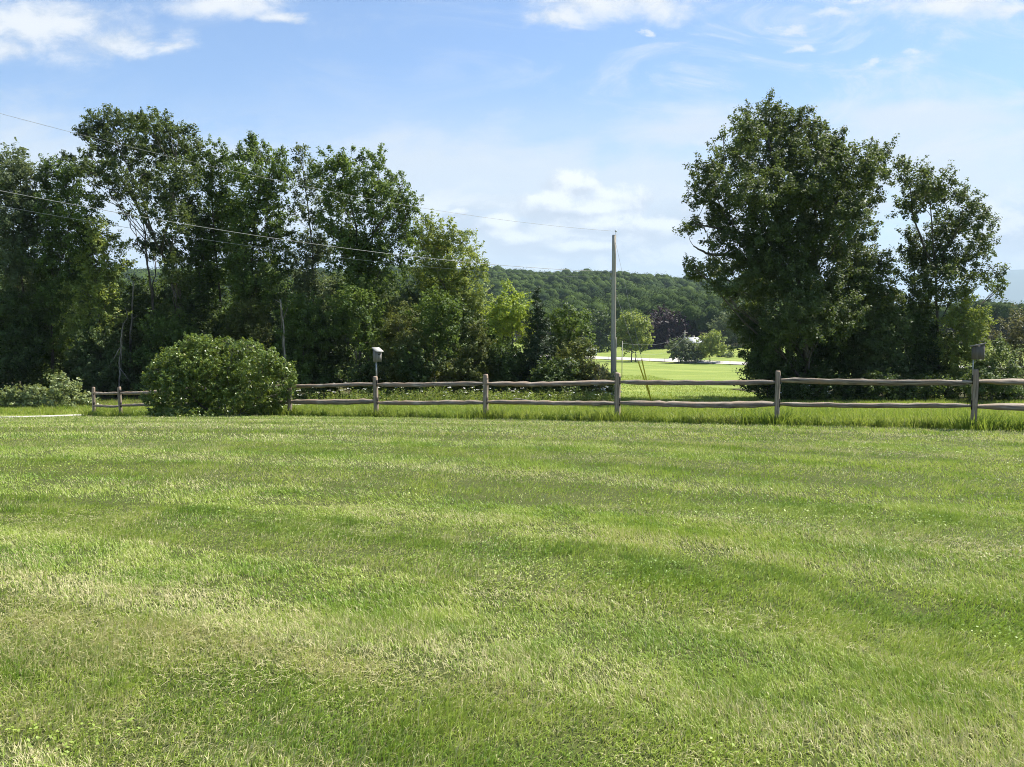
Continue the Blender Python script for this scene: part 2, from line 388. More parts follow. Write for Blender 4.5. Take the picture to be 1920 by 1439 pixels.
# ------------------------------------------------------------------ lawn grass
def blades(x, y, z, h, w, lean, ldir, yaw, two=True, tip=.15):
    n = len(x)
    base = np.stack([x, y, z], -1)
    side = np.stack([np.cos(yaw), np.sin(yaw), 0 * yaw], -1) * (w / 2)[:, None]
    ld = np.stack([np.cos(ldir), np.sin(ldir), 0 * ldir], -1)
    top = base + ld * (h * np.sin(lean))[:, None]; top[:, 2] += h * np.cos(lean)
    if two:
        midp = base + ld * (h * .5 * np.sin(lean * .55))[:, None]; midp[:, 2] += h * .55 * np.cos(lean * .55)
        V = np.stack([base - side, base + side, midp + side * .85, midp - side * .85, top + side * tip, top - side * tip], 1)
        i = np.arange(n)[:, None] * 6
        Q = np.concatenate([i + np.array([[0, 1, 2, 3]]), i + np.array([[3, 2, 4, 5]])], 1).reshape(-1, 4)
    else:
        V = np.stack([base - side, base + side, top + side * tip, top - side * tip], 1)
        i = np.arange(n)[:, None] * 4
        Q = i + np.array([[0, 1, 2, 3]])
    return V.reshape(-1, 3), Q
def scatter_view(n, y0, y1, slack=1.08, pad=.5, power=1.0):
    """points spread evenly over the ground inside the field of view (with some slack at the sides) between two distances"""
    t = rng.random(n)
    y = np.sqrt(y0 * y0 + t * (y1 * y1 - y0 * y0))
    x = (rng.random(n) * 2 - 1) * (y * .665 * slack + pad)
    return x, y
LV, LQ, LA = [], [], []; off = 0
def push(V, Q, a):
    global off
    LV.append(V); LQ.append(Q + off); LA.append(a); off += len(V)
for (n, y0, y1, w, h0, two) in ((240000, 2.3, 4.2, .0038, .036, True), (270000, 4.2, 7.0, .0048, .035, True), (260000, 7.0, 12.0, .0085, .036, False), (230000, 12.0, 20.0, .014, .038, False), (110000, 20, 31, .02, .042, False)):
    x, y = scatter_view(n, y0, y1)
    keep = (y < fence_y(x) - .25) & (dist_poly(x, y, DRIVE) > .8)
    x, y = x[keep], y[keep]
    tuft = fbm(x * 2.2, y * 2.2, 21, 3); tuft2 = fbm(x * .7, y * .7, 31, 2)
    # thin the sward where it is bare
    keep = rng.random(len(x)) < (.45 + 1.1 * np.clip(tuft - .25, 0, .6)) * (.15 + 1.6 * fbm(x * 7, y * 7, 71, 2))
    x, y, tuft, tuft2 = x[keep], y[keep], tuft[keep], tuft2[keep]; n = len(x)
    rd = np.hypot(x - LAWN_C[0], y - LAWN_C[1])
    bandi = np.floor(rd / 1.15 + .35 * (fbm(x * .3, y * .3, 77) - .5))
    tang = np.arctan2(-(x - LAWN_C[0]), (y - LAWN_C[1]))
    swirl = tang + fbm(x * 1.1, y * 1.1, 55, 2) * 3 - 1.5 + (bandi % 2) * np.pi
    ldir = swirl + rng.normal(0, 1.0, n)
    lean = np.clip(rng.normal(.75, .35, n) + (.5 - tuft) * .6, .05, 1.45)
    h = h0 * (.55 + .9 * tuft) * (.7 + .7 * rng.random(n)) * (.95 + .2 * tuft2)
    long = rng.random(n) < .012; h[long] *= 1.6
    V, Q = blades(x, y, ground(x, y) - .004, h, w * (.7 + .6 * rng.random(n)), lean, ldir, rng.random(n) * 6.283, two)
    a = rng.random(n); push(V, Q, np.repeat(a, 2) if two else a)
for (n, y0, y1, w) in ((190000, -1.5, 9, .010), (190000, 9, 20, .014)):
    y = rng.uniform(y0, y1, n); x = (rng.random(n) * 2 - 1) * (np.maximum(y, 0) * .72 + 7.5)
    keep = ((np.abs(x) > y * .70 + .4) | (y < 2.4)) & (y < fence_y(x) - .25) & (dist_poly(x, y, DRIVE) > .8); x, y = x[keep], y[keep]; n = len(x)
    tuft = fbm(x * 2.2, y * 2.2, 21, 3); rd = np.hypot(x - LAWN_C[0], y - LAWN_C[1])
    V, Q = blades(x, y, ground(x, y) - .004, .036 * (.55 + .9 * tuft) * (.7 + .7 * rng.random(n)), w * (.7 + .6 * rng.random(n)), np.clip(rng.normal(.75, .35, n), .05, 1.45), np.arctan2(-(x - LAWN_C[0]), (y - LAWN_C[1])) + np.floor(rd / 1.15) % 2 * np.pi + rng.normal(0, 1.3, n), rng.random(n) * 6.283, False)
    push(V, Q, rng.random(n))
# dead clippings lying flat on top of the sward, in drifts
for (n, y0, y1, w) in ((30000, 2.3, 6.5, .0032), (20000, 6.5, 13, .006)):
    x, y = scatter_view(n, y0, y1)
    rd = np.hypot(x - LAWN_C[0], y - LAWN_C[1])
    drift = fbm(rd * 1.3, np.arctan2(x + 9, y + 14) * 8, 41, 3) * .6 + fbm(x * 1.5, y * 1.5, 43, 3) * .4
    keep = (drift > .53 + .12 * rng.random(n)) & (y < fence_y(x) - .3); x, y = x[keep], y[keep]; n = len(x)
    h = .02 + .035 * rng.random(n)
    V, Q = blades(x, y, ground(x, y) + .018 + .02 * rng.random(n), h, w * np.ones(n), 1.35 + .3 * rng.random(n), rng.random(n) * 6.283, rng.random(n) * 6.283, False, .5)
    push(V, Q, .1375 + .0015 * rng.random(n))
# clover leaves in patches
def clover(n, y0, y1, size):
    x, y = scatter_view(n, y0, y1)
    pm = fbm(x * .55, y * .55, 63, 3)
    keep = (pm > .52) & (y < fence_y(x) - .3); x, y = x[keep], y[keep]; n = len(x)
    c = np.stack([x, y, ground(x, y) + .022 + .02 * rng.random(n)], -1)
    a = rng.random(n) * 6.283; tl = rng.normal(0, .35, (n, 2))
    e1 = np.stack([np.cos(a), np.sin(a), tl[:, 0]], -1) * size * (.7 + .6 * rng.random(n))[:, None]
    e2 = np.stack([-np.sin(a), np.cos(a), tl[:, 1]], -1) * size * .8
    V = np.stack([c - e1, c - e2 * .9 + e1 * .2, c + e1, c + e2 * .9 + e1 * .2], 1).reshape(-1, 3)
    push(V, np.arange(n)[:, None] * 4 + np.array([[0, 1, 2, 3]]), np.full(n, .252) + .018 * rng.random(n))
clover(20000, 2.5, 6.5, .008); clover(11000, 6.5, 13, .011)
o = quads('lawn_grass', np.vstack(LV), np.vstack(LQ), M['lawn_blade'], attr=np.concatenate(LA)); o['kind'] = 'stuff'

# ------------------------------------------------------------------ tall grass beyond the mowing line
LV, LQ, LA = [], [], []; off = 0
# the ragged strip along the fence
n = 36000
x = rng.uniform(-17, 14.5, n); y = fence_y(x) - .30 + rng.exponential(.9, n)
h = .10 + .26 * fbm(x * 1.2, y * 1.2, 91, 3) ** 1.2 * (.5 + rng.random(n)); h = h * (.75 + .45 * (rng.random(n) < .25))
h *= np.clip((y - fence_y(x) + .42) / .3, .25, 1)
keep = dist_poly(x, y, DRIVE) > .95; x, y, h = x[keep], y[keep], h[keep]; n = len(x)
V, Q = blades(x, y, ground(x, y) - .01, h, .012 * np.ones(n), np.clip(rng.normal(.45, .3, n), 0, 1.3), rng.random(n) * 6.283, rng.random(n) * 6.283, True, .1)
push(V, Q, np.repeat(rng.random(n) * .9, 2))
def tussock(nc, x0, x1, ymin, ymean, nb, h0, h1, w_, spread):
    cx = rng.uniform(x0, x1, nc); cy = fence_y(cx) + ymin + rng.exponential(ymean, nc)
    keep = dist_poly(cx, cy, DRIVE) > 1.1; cx, cy = cx[keep], cy[keep]
    hh = rng.uniform(h0, h1, len(cx)); rc = rng.random(len(cx))
    k = np.repeat(np.arange(len(cx)), nb); n = len(k); a = rng.random(n) * 6.283; q = np.abs(rng.normal(0, spread, n))
    x = cx[k] + q * np.cos(a); y = cy[k] + q * np.sin(a)
    V, Q = blades(x, y, ground(x, y) - .01, hh[k] * (.55 + .6 * rng.random(n)), w_ * (.7 + .6 * rng.random(n)), np.clip(.15 + q / spread * .3 + rng.normal(0, .2, n), 0, 1.4), a + rng.normal(0, .5, n), rng.random(n) * 6.283, True, .1)
    push(V, Q, np.repeat(np.clip(rc[k] * .75 + rng.normal(.1, .15, n), 0, .99), 2))
tussock(1500, -17, 14.5, -.22, .9, 30, .11, .27, .011, .06)
tussock(2200, -22, 24, .8, 7., 26, .14, .34, .014, .08)
# tufts round the foot of every post
for (bx, by) in FP:
    n = 420; a = rng.random(n) * 6.283; r_ = np.abs(rng.normal(0, .22, n)) + .06
    x = bx + r_ * np.cos(a) * 1.5; y = by + r_ * np.sin(a)
    V, Q = blades(x, y, ground(x, y) - .01, .18 + .22 * rng.random(n), .012 * np.ones(n), .2 + .5 * rng.random(n), a + rng.normal(0, .5, n), rng.random(n) * 6.283, True, .1)
    push(V, Q, np.repeat(rng.random(n) * .6, 2))
for (n, y0, y1, h0, w) in ((190000, 13, 27, .20, .012), (170000, 27, 46, .17, .018), (110000, 46, 90, .15, .035)):
    x, y = scatter_view(n, y0, y1, 1.06)
    keep = (y > fence_y(x) + .1) & (dist_poly(x, y, DRIVE) > 1.0) & ~((x < 4) & (y > 42)) & ~((x > 16) & (y > 43.5))
    x, y = x[keep], y[keep]; n = len(x)
    h = h0 * (.4 + .9 * fbm(x * .6, y * .6, 15, 3)) * (.6 + .7 * rng.random(n))
    V, Q = blades(x, y, ground(x, y) - .01, h, w * (.6 + .8 * rng.random(n)), np.clip(rng.normal(.45, .3, n), 0, 1.3), rng.random(n) * 6.283, rng.random(n) * 6.283, False, .15)
    push(V, Q, rng.random(n))
o = quads('tall_grass', np.vstack(LV), np.vstack(LQ), M['tall_blade'], attr=np.concatenate(LA)); o['kind'] = 'stuff'

# ------------------------------------------------------------------ leaves
def unit(v): return v / (np.linalg.norm(v, axis=-1, keepdims=True) + 1e-9)
def leaves(C, L, W, out, rn=None, up=.5, rand=.9, drop=0.):
    """rhombic leaves: centres C, length L, width W, outward dirs"""
    n = len(C)
    nrm = unit(.55 * out + np.array((0, 0, up)) + rng.normal(0, rand, (n, 3)) * .6)
    ax = rng.normal(0, 1, (n, 3)); ax[:, 2] -= drop
    ax = unit(ax - nrm * (ax * nrm).sum(1)[:, None]); bx = np.cross(nrm, ax)
    L = (L * (.65 + .7 * rng.random(n)))[:, None]; W = (W * (.65 + .7 * rng.random(n)))[:, None]
    fold = nrm * W * .15
    V = np.stack([C - ax * L * .5, C - bx * W * .5 + fold, C + ax * L * .5, C + bx * W * .5 + fold], 1).reshape(-1, 3)
    Q = np.arange(n)[:, None] * 4 + np.array([[0, 1, 2, 3]])
    return V, Q, (rng.random(n) if rn is None else rn)

G1 = 'trees of the wood behind the fence'; LAIK = 1.9; LOBK = 1.09; TRK = .62
def make_tree(name, label, cat, d, lobes, trunks, leaf, r0=.16, lsize=(.145, .095), lai=3.0, group=None, bark='bark', clump=.42, flat=.75, depthk=.9, twigs=6, fill=.42, holes=.31, up=.5, seed=None, basepx=None, crown='crown', limbs=True):
    """lobes: (px,py,rx,ry) of the photo seen at distance d; every lobe gets its own depth"""
    global rng
    rng = np.random.default_rng(seed if seed is not None else abs(hash((round(lobes[0][0]), round(d * 10)))) % 99991)
    if group == G1:
        tr0 = trunks[0]; ys = [q[1] for q in tr0][::-1]; xs = [q[0] for q in tr0][::-1]
        lobes = list(lobes)
        for yy_ in range(455, 650, 24):
            xc = np.interp(yy_, ys, xs)
            for q in range(2): lobes.append((xc + rng.uniform(-34, 34), yy_ + rng.uniform(-9, 9), rng.uniform(15, 25), rng.uniform(10, 15)))
    if 40 < d < 60: lobes = [(a_, b_ + (24 if name == 'oak_tree' else 11) * max(0., min(1., (440 - b_) / 120)), c_, e_) for a_, b_, c_, e_ in lobes]   # the sprays add to the top
    mpp = d / F
    lb = np.array(lobes, float)
    cx = (lb[:, 0] * lb[:, 2]).sum() / lb[:, 2].sum(); half = max(abs(lb[:, 0] - cx).max(), 20)
    bx, by = (trunks[0][0][0] if trunks else cx), d
    bp = P(bx, 700, d); base = np.array((bp[0], d, float(ground(bp[0], d))))
    root = empty(name, tuple(base), label, cat, group)
    cen = []; VV, QQ, AA = [], [], []; o_ = 0
    clumps_all = []
    for (px, py, rx, ry) in lobes:
        room = math.sqrt(max(.12, 1 - ((px - cx) / (half * 1.15)) ** 2)) * half * depthk
        dy = np.clip(rng.normal(0, .45), -1, 1) * room * mpp
        dd_ = d + dy
        c = P(px, py, dd_); mp2 = dd_ / F
        a, b = rx * mp2 * LOBK, ry * mp2 * LOBK; ady = max(a * .95, .45 * b)
        cen.append(c)
        area = math.pi * a * b
        nl = max(30, int(area * lai * LAIK / (lsize[0] * lsize[1] * .5)))
        k_ = clump / .42
        # leafy sprays growing outwards, thinned by a coarse noise so that holes and masses alternate
        nc = max(8, int(area * 24 / (k_ * k_)))
        dirs = unit(rng.normal(0, 1, (nc, 3))); ell = np.array((a, ady, b))
        cc = c + dirs * (rng.random(nc) ** .45)[:, None] * ell
        q3 = cc / k_
        hol = .6 * vnoise(q3[:, 0] * 1.15 + q3[:, 1] * .55, q3[:, 2] * 1.25 + q3[:, 1] * .5, 5) + .4 * vnoise(q3[:, 0] * 2.6 - q3[:, 1], q3[:, 2] * 2.6 + 9, 6)
        keep = hol > (holes if d < 150 else .14)
        if keep.sum() < 6: keep[:] = True
        cc = cc[keep]; dirs = dirs[keep]; nc = len(cc)
        sd_ = unit(dirs * .8 + np.array((0, 0, .45)) + rng.normal(0, .45, (nc, 3)))
        sl = rng.uniform(.22, .78, nc) * k_ * min(1, .45 + min(a, b) / k_)
        idx = rng.integers(0, nc, int(nl * keep.mean() ** .5)); m_ = len(idx); tt_ = rng.random(m_) ** .8
        pts = cc[idx] + sd_[idx] * (sl[idx] * tt_)[:, None] + rng.normal(0, 1, (m_, 3)) * (.105 * k_ * (1.15 - .6 * tt_))[:, None]
        out = unit(.6 * (pts - c) / ell + .6 * sd_[idx])
        V, Q, A = leaves(pts, lsize[0], lsize[1], out, up=up)
        A = np.clip(A * .7 + .3 * (rng.random(nc)[idx]), 0, 1)
        VV.append(V); QQ.append(Q + o_); AA.append(A); o_ += len(V)
        clumps_all.append(cc)
    V = np.vstack(VV) - base
    quads(crown, V, np.vstack(QQ), M[leaf], root, np.concatenate(AA))
    mb = MB(); tpts = []
    for k, tr in enumerate(trunks):
        kx = 1.0 if k == 0 else .8
        pts = np.array([P(a, b, d + (rng.normal(0, .25) if k else 0)) for a, b in tr])
        pts[0, 2] = (ground(pts[0, 0], d) - .15) if tr[0][1] > 665 else pts[0, 2]
        # refine with wobble
        tt = np.linspace(0, len(pts) - 1, len(pts) * 5); q = np.stack([np.interp(tt, np.arange(len(pts)), pts[:, i]) for i in range(3)], -1)
        q[1:-1] = (q[:-2] + q[1:-1] * 2 + q[2:]) / 4
        q[1:] += rng.normal(0, .03, (len(q) - 1, 3)) * np.array((1, 1, .3))
        rr = r0 * TRK * kx * (1 - .78 * np.linspace(0, 1, len(q)) ** .9); rr[0] *= 1.35
        mb.tube(q, rr, 8, True, .12); tpts.append((q, rr))
    if tpts and limbs:
        allq = np.vstack([q for q, _ in tpts]); allr = np.concatenate([r for _, r in tpts])
        for c, cl in zip(cen, clumps_all):
            dv = c - allq; hd = np.hypot(dv[:, 0], dv[:, 1]); cost = np.abs(dv[:, 2] - (.9 * hd + .25)) + .35 * hd + np.where(dv[:, 2] < .1, 2., 0)
            j = int(cost.argmin()); st = allq[j]
            L = np.linalg.norm(c - st)
            if L < .2 or c[2] - base[2] < .30 * (allq[:, 2].max() - base[2]): continue
            rb = min(allr[j] * .7, .010 + .007 * L)
            ctrl = st * .5 + c * .5 + np.array((0, 0, .10 * L)) + rng.normal(0, .07 * L, 3)
            t_ = np.linspace(0, 1, 7)[:, None]
            q = st * (1 - t_) ** 2 + 2 * ctrl * t_ * (1 - t_) + c * t_ ** 2
            q[1:-1] += rng.normal(0, .018 * L, (5, 3))
            mb.tube(q, np.linspace(rb, rb * .35, 7), 5, False)
            for kk in rng.choice(len(cl), min(twigs, len(cl)), replace=False):
                e = cl[kk]; s0 = q[rng.integers(3, 7)]
                m_ = (s0 + e) / 2 + rng.normal(0, .06, 3) + np.array((0, 0, .05))
                mb.tube(np.array([s0, m_, e]), [rb * .34 + .003, rb * .2 + .003, .004], 4, False)
    if mb.n:
        V = np.vstack(mb.V) - base
        quads('trunk', V, np.vstack(mb.Q), M[bark], root, None, True)
    return root

G1 = 'trees of the wood behind the fence'
T = make_tree
T('tree', 'broad grey-green tree at the far end of the wood, cut by the photo edge', 'tree', 47, [(25,295,30,22),(65,312,26,20),(10,330,30,25),(50,345,42,26),(20,390,40,30),(70,392,32,26),(30,440,45,32),(75,450,36,30),(20,500,40,35),(65,505,38,32),(-45,340,40,50),(-40,430,45,50)], [[(42,735),(40,640),(42,540),(36,430),(40,320)]], 'grey', group=G1)
T('tree', 'tree with a dark trunk leaning right, left of the tallest crown in the wood', 'tree', 46, [(105,312,24,16),(140,322,24,18),(122,350,32,22),(160,368,26,20),(108,395,34,24),(155,412,32,25),(130,448,38,26),(165,470,26,25),(140,508,38,28),(108,535,36,28),(75,480,26,30)], [[(98,735),(97,640),(104,540),(126,440),(145,350)]], 'maple', group=G1)
T('tree', 'airy pale green young tree in the gap left of the tallest crown', 'tree', 45, [(185,432,24,18),(205,465,28,20),(220,495,22,18),(188,505,28,22),(168,545,30,26),(165,600,35,30),(200,560,22,22)], [[(196,735),(188,640),(182,540),(165,440)],[(182,560),(205,470)]], 'lightleaf', r0=.09, lai=2.0, group=G1)
T('tree', 'tallest tree of the wood, dark arching crown reaching out to the left', 'tree', 47, [(195,212,28,18),(150,236,20,14),(185,250,28,18),(235,228,28,18),(275,226,30,20),(310,232,25,18),(342,243,20,16),(220,272,32,22),(270,266,32,22),(320,275,32,24),(356,272,18,20),(162,276,12,9),(128,291,16,8),(150,302,18,12),(180,312,20,12),(215,310,28,16),(270,310,34,22),(330,322,32,25),(190,346,20,13),(228,356,24,16),(285,358,30,20),(340,365,30,26),(322,408,32,25),(270,395,16,12),(360,415,28,28),(240,395,12,7)], [[(346,740),(341,600),(312,500),(286,440),(262,360),(215,260)],[(305,740),(285,560),(272,450),(268,400)],[(300,470),(325,380),(330,280)],[(286,440),(230,340),(160,260)]], 'oak', r0=.2, group=G1)
T('tree', 'yellowish green topped tree close right of the tallest crown', 'tree', 49, [(400,276,22,14),(376,302,22,20),(420,302,24,20),(442,332,18,22),(392,340,32,26),(430,370,30,26),(395,402,36,28),(448,420,26,26),(400,450,38,28),(360,480,33,28),(430,490,36,30),(380,530,35,30)], [[(420,740),(412,560),(400,430),(395,320)],[(370,740),(366,600),(378,480)]], 'maple', group=G1)
T('tree', 'narrow dense dark tree with a slim gap on its left side', 'tree', 47, [(470,264,22,13),(455,287,20,16),(495,285,26,20),(526,297,12,22),(470,322,26,22),(515,330,24,24),(482,365,34,26),(530,366,18,25),(458,402,24,22),(502,410,34,28),(530,440,22,26),(475,450,32,26),(502,490,36,30),(455,500,28,28),(480,540,40,30)], [[(470,740),(470,560),(478,420),(492,300)]], 'maple', r0=.17, group=G1)
T('tree', 'thin sparse tree with a wispy see-through top beside the feathery tree', 'tree', 48, [(558,272,9,12),(568,292,13,12),(590,302,9,11),(560,322,14,16),(585,336,16,16),(566,366,20,20),(602,392,18,20),(572,420,26,24),(592,470,26,26),(565,500,30,28),(600,540,30,30)], [[(592,740),(587,480),(576,380),(562,275)]], 'grey', r0=.12, lai=1.9, group=G1)
T('tree', 'twin-trunked tree with upswept feathery shoots along its crown', 'tree', 46, [(620,292,16,18),(650,288,18,16),(605,320,18,18),(640,325,24,22),(685,292,9,20),(700,296,8,18),(712,284,7,14),(715,320,18,18),(675,340,26,24),(736,345,12,24),(755,336,5,18),(720,365,24,22),(764,370,7,17),(640,375,30,22),(690,395,30,24),(745,395,20,22),(777,388,10,17),(620,420,28,22),(730,430,30,24),(765,430,18,20),(660,450,28,22),(640,480,32,25),(710,480,36,28),(750,482,28,28),(690,530,46,30),(625,350,14,14)], [[(677,740),(674,520),(668,430),(648,340),(630,290)],[(692,740),(691,520),(702,420),(712,300)],[(680,470),(725,400),(755,350)]], 'maple', r0=.15, group=G1)
T('tree', 'airy light green tree at the low right shoulder of the wood', 'tree', 48, [(800,427,22,16),(830,432,20,15),(786,456,20,18),(820,465,26,18),(870,452,20,14),(886,471,15,15),(855,486,28,19),(800,500,27,21),(886,506,22,17),(845,520,28,20),(906,512,8,12),(820,550,36,25),(875,550,34,24),(900,580,25,22),(850,590,40,26)], [[(828,740),(830,560),(840,480),(832,430)],[(850,720),(862,590),(880,490)]], 'lightleaf', r0=.11, lai=2.2, group=G1)
G2 = 'smaller trees at the edge of the wood'
T('young_tree', 'bright yellow-green young tree left of the dark cedar', 'tree', 44, [(955,556,14,16),(940,575,18,14),(965,580,22,16),(925,595,18,12),(985,588,14,12),(950,605,30,15),(975,620,24,15),(930,625,16,12)], [[(966,745),(962,660),(956,560)]], 'lime', r0=.07, lai=2.6, group=G2)
T('cedar_tree', 'dark pointed cedar behind the middle of the fence', 'tree', 43, [(1006,556,4,14),(1007,585,10,18),(1009,615,18,20),(1008,645,25,20),(1010,675,31,22),(1008,705,35,22),(1010,728,36,14)], [[(1010,745),(1008,640),(1006,550)]], 'conifer', r0=.10, lsize=(.13, .05), lai=4.2, clump=.3, fill=.5)
T('young_tree', 'medium green leafy tree between the dark cedar and the utility pole', 'tree', 46, [(1068,586,18,12),(1050,600,18,14),(1085,603,20,13),(1065,620,30,16),(1098,622,12,8),(1050,640,24,16),(1080,645,26,15),(1070,670,30,16),(1050,690,26,18)], [[(1066,745),(1066,640),(1068,590)]], 'maple', r0=.08, lai=2.8, group=G2)
T('young_tree', 'sunlit leafy tree standing over the wood edge right of the nest box', 'tree', 42, [(820,570,26,18),(800,590,24,18),(835,595,22,22),(815,620,30,20),(842,625,12,14),(795,640,26,20),(830,655,25,18)], [[(815,745),(812,650),(818,570)]], 'maple', r0=.08, group=G2)
T('young_tree', 'olive green tree with drooping low boughs behind the nest box', 'tree', 42, [(745,610,22,18),(770,640,30,14),(740,655,28,14),(775,670,32,14),(745,690,36,14),(765,715,38,16)], [[(755,745),(752,660),(746,600)]], 'olive', r0=.07, lsize=(.14, .05), lai=3.6, clump=.3, group=G2)
T('young_tree', 'brownish olive tree right of the nest box, behind a fence post', 'tree', 42, [(892,625,16,18),(880,655,24,18),(905,660,20,18),(888,690,32,18),(895,720,36,18),(862,700,24,20)], [[(890,745),(889,670),(892,615)]], 'olive', r0=.06, lsize=(.13, .05), lai=3.6, clump=.28, group=G2)
T('young_tree', 'yellow-green small tree in front of the feathery tree trunks', 'tree', 43, [(660,560,24,18),(690,575,26,16),(640,585,24,18),(670,605,34,20),(640,630,30,20),(690,640,34,20)], [[(668,745),(668,650),(670,570)]], 'maple', r0=.07, group=G2)
T('young_tree', 'olive young tree directly left of the utility pole', 'tree', 42.5, [(1075,655,24,14),(1100,672,18,12),(1060,685,26,14),(1090,700,28,14),(1065,720,30,16),(1100,725,26,14),(1118,690,10,8)], [[(1076,745),(1076,690),(1075,650)]], 'olive', r0=.05, lsize=(.15, .06), lai=3, group=G2)
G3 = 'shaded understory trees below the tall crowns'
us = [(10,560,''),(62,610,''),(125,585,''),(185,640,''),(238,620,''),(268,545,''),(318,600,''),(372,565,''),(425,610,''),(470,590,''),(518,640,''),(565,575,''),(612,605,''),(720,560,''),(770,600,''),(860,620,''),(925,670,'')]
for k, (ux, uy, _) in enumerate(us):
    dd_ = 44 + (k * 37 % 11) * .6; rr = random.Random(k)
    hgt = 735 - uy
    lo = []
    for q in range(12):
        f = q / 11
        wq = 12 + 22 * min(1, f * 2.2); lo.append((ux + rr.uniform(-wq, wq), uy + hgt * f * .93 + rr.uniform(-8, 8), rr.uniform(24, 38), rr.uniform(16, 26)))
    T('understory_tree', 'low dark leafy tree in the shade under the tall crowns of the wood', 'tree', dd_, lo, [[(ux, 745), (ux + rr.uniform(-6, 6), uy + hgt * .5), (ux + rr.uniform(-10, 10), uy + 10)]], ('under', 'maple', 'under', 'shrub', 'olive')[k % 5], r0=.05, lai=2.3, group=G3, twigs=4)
G4 = 'trees deep inside the wood'
for k, ux in enumerate(range(-60, 1000, 76)):
    rr = random.Random(100 + k); dd_ = 62 + rr.uniform(-5, 8); top = 515 + rr.uniform(-12, 25) + (60 if ux > 780 else 0)
    lo = []
    for q in range(11):
        f = q / 10
        lo.append((ux + rr.uniform(-34, 34), top + 12 + (690 - top) * f, rr.uniform(26, 40), rr.uniform(16, 26)))
    T('wood_tree', 'tree deep in the wood, seen only between nearer trunks', 'tree', dd_, lo, [[(ux, 722), (ux + 4, 620), (ux, top + 10)]], 'under', r0=.13, lsize=(.24, .16), lai=2.6, group=G4, twigs=3)

# right-hand grove
T('oak_tree', 'huge dark spreading oak rising alone right of the utility pole', 'tree', 44, [(1435,205,40,28),(1396,222,26,25),(1490,220,42,28),(1540,245,36,30),(1380,272,40,26),(1450,275,52,36),(1525,300,52,42),(1600,290,46,33),(1650,276,24,18),(1322,302,24,17),(1335,345,36,26),(1405,345,46,36),(1480,370,52,42),(1560,365,46,36),(1615,345,28,28),(1600,400,28,25),(1312,418,28,9),(1285,428,12,5),(1370,408,42,30),(1440,440,56,42),(1530,450,56,42),(1600,455,42,33),(1330,508,36,18),(1300,500,14,7),(1390,478,42,32),(1460,520,66,42),(1550,530,56,42),(1408,560,36,28),(1405,600,32,26),(1632,505,34,30),(1650,555,34,30),(1610,520,40,34),(1475,450,50,40),(1500,330,50,36),(1420,520,44,34),(1430,625,36,26),(1500,600,60,40),(1560,590,50,36),(1345,455,18,8),(1355,232,6,7),(1360,540,24,14)], [[(1515,750),(1510,640),(1500,540),(1475,420),(1440,260)],[(1500,560),(1440,440),(1360,320)],[(1505,560),(1560,400),(1600,290)],[(1506,590),(1530,440),(1530,270)],[(1480,520),(1400,440),(1300,420)],[(1420,500),(1370,478),(1330,478),(1300,462)]], 'oak', r0=.32, lai=3.9, clump=.5, twigs=6, holes=.25)
T('tree', 'slimmer rounded tree close right of the huge oak', 'tree', 46, [(1697,318,30,20),(1745,335,36,22),(1720,365,34,20),(1790,370,35,22),(1830,410,25,25),(1785,425,40,22),(1700,393,20,15),(1846,450,19,22),(1750,468,40,30),(1805,485,36,28),(1715,500,36,30),(1770,530,46,28),(1860,520,20,16),(1870,545,9,12),(1730,560,42,32),(1700,455,14,16)], [[(1757,750),(1757,600),(1752,480),(1740,340)],[(1755,520),(1712,410),(1705,330)],[(1755,500),(1800,420),(1830,390)]], 'oak', r0=.17, lai=2.9)
G5 = 'shaded trees filling the grove under the oak'
for k, (ux, uy, w_, lf) in enumerate([(1450,610,38,'under'),(1525,590,45,'under'),(1590,570,42,'under'),(1640,590,36,'shrub'),(1690,580,36,'under'),(1740,610,36,'under')]):
    rr = random.Random(300 + k); lo = []
    for q in range(10):
        f = q / 9; lo.append((ux + rr.uniform(-.8, .8) * w_, uy + (728 - uy) * f, rr.uniform(.6, 1) * w_, rr.uniform(18, 28)))
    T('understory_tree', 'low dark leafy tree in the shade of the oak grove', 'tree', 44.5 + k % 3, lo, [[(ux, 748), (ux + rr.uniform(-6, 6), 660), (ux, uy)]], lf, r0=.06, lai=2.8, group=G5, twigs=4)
T('young_tree', 'yellow-green bushy tree at the right foot of the grove', 'tree', 45, [(1805,560,16,18),(1820,590,24,18),(1795,600,22,18),(1835,620,20,16),(1810,635,30,20),(1785,660,28,20),(1830,660,26,18),(1805,690,34,20),(1790,715,34,16)], [[(1808,745),(1808,660),(1806,570)]], 'lightleaf', r0=.07, lai=2.8)
B = make_tree
B('shrub', 'grey-green shrub behind the nest box at the right end of the fence', 'shrub', 40, [(1860,665,24,20),(1845,690,26,18),(1875,695,24,20),(1850,715,34,16),(1885,720,26,16),(1840,725,26,12)], [[(1860,745),(1860,700),(1860,670)]], 'shrub', r0=.04, lai=3, lsize=(.12,.08), crown='foliage')
B('shrub', 'tall brownish twiggy shrub at the right edge of the photo', 'shrub', 43, [(1905,610,18,16),(1885,630,20,16),(1915,645,22,18),(1895,665,24,16),(1920,690,26,20),(1900,715,30,18),(1945,640,26,40),(1950,700,26,30)], [[(1905,745),(1903,680),(1905,600)],[(1908,745),(1920,660),(1925,610)]], 'twiggy', r0=.04, lai=1.6, lsize=(.12,.06), twigs=14, crown='foliage')
G10 = 'low dark shrubs closing the right end of the wood'
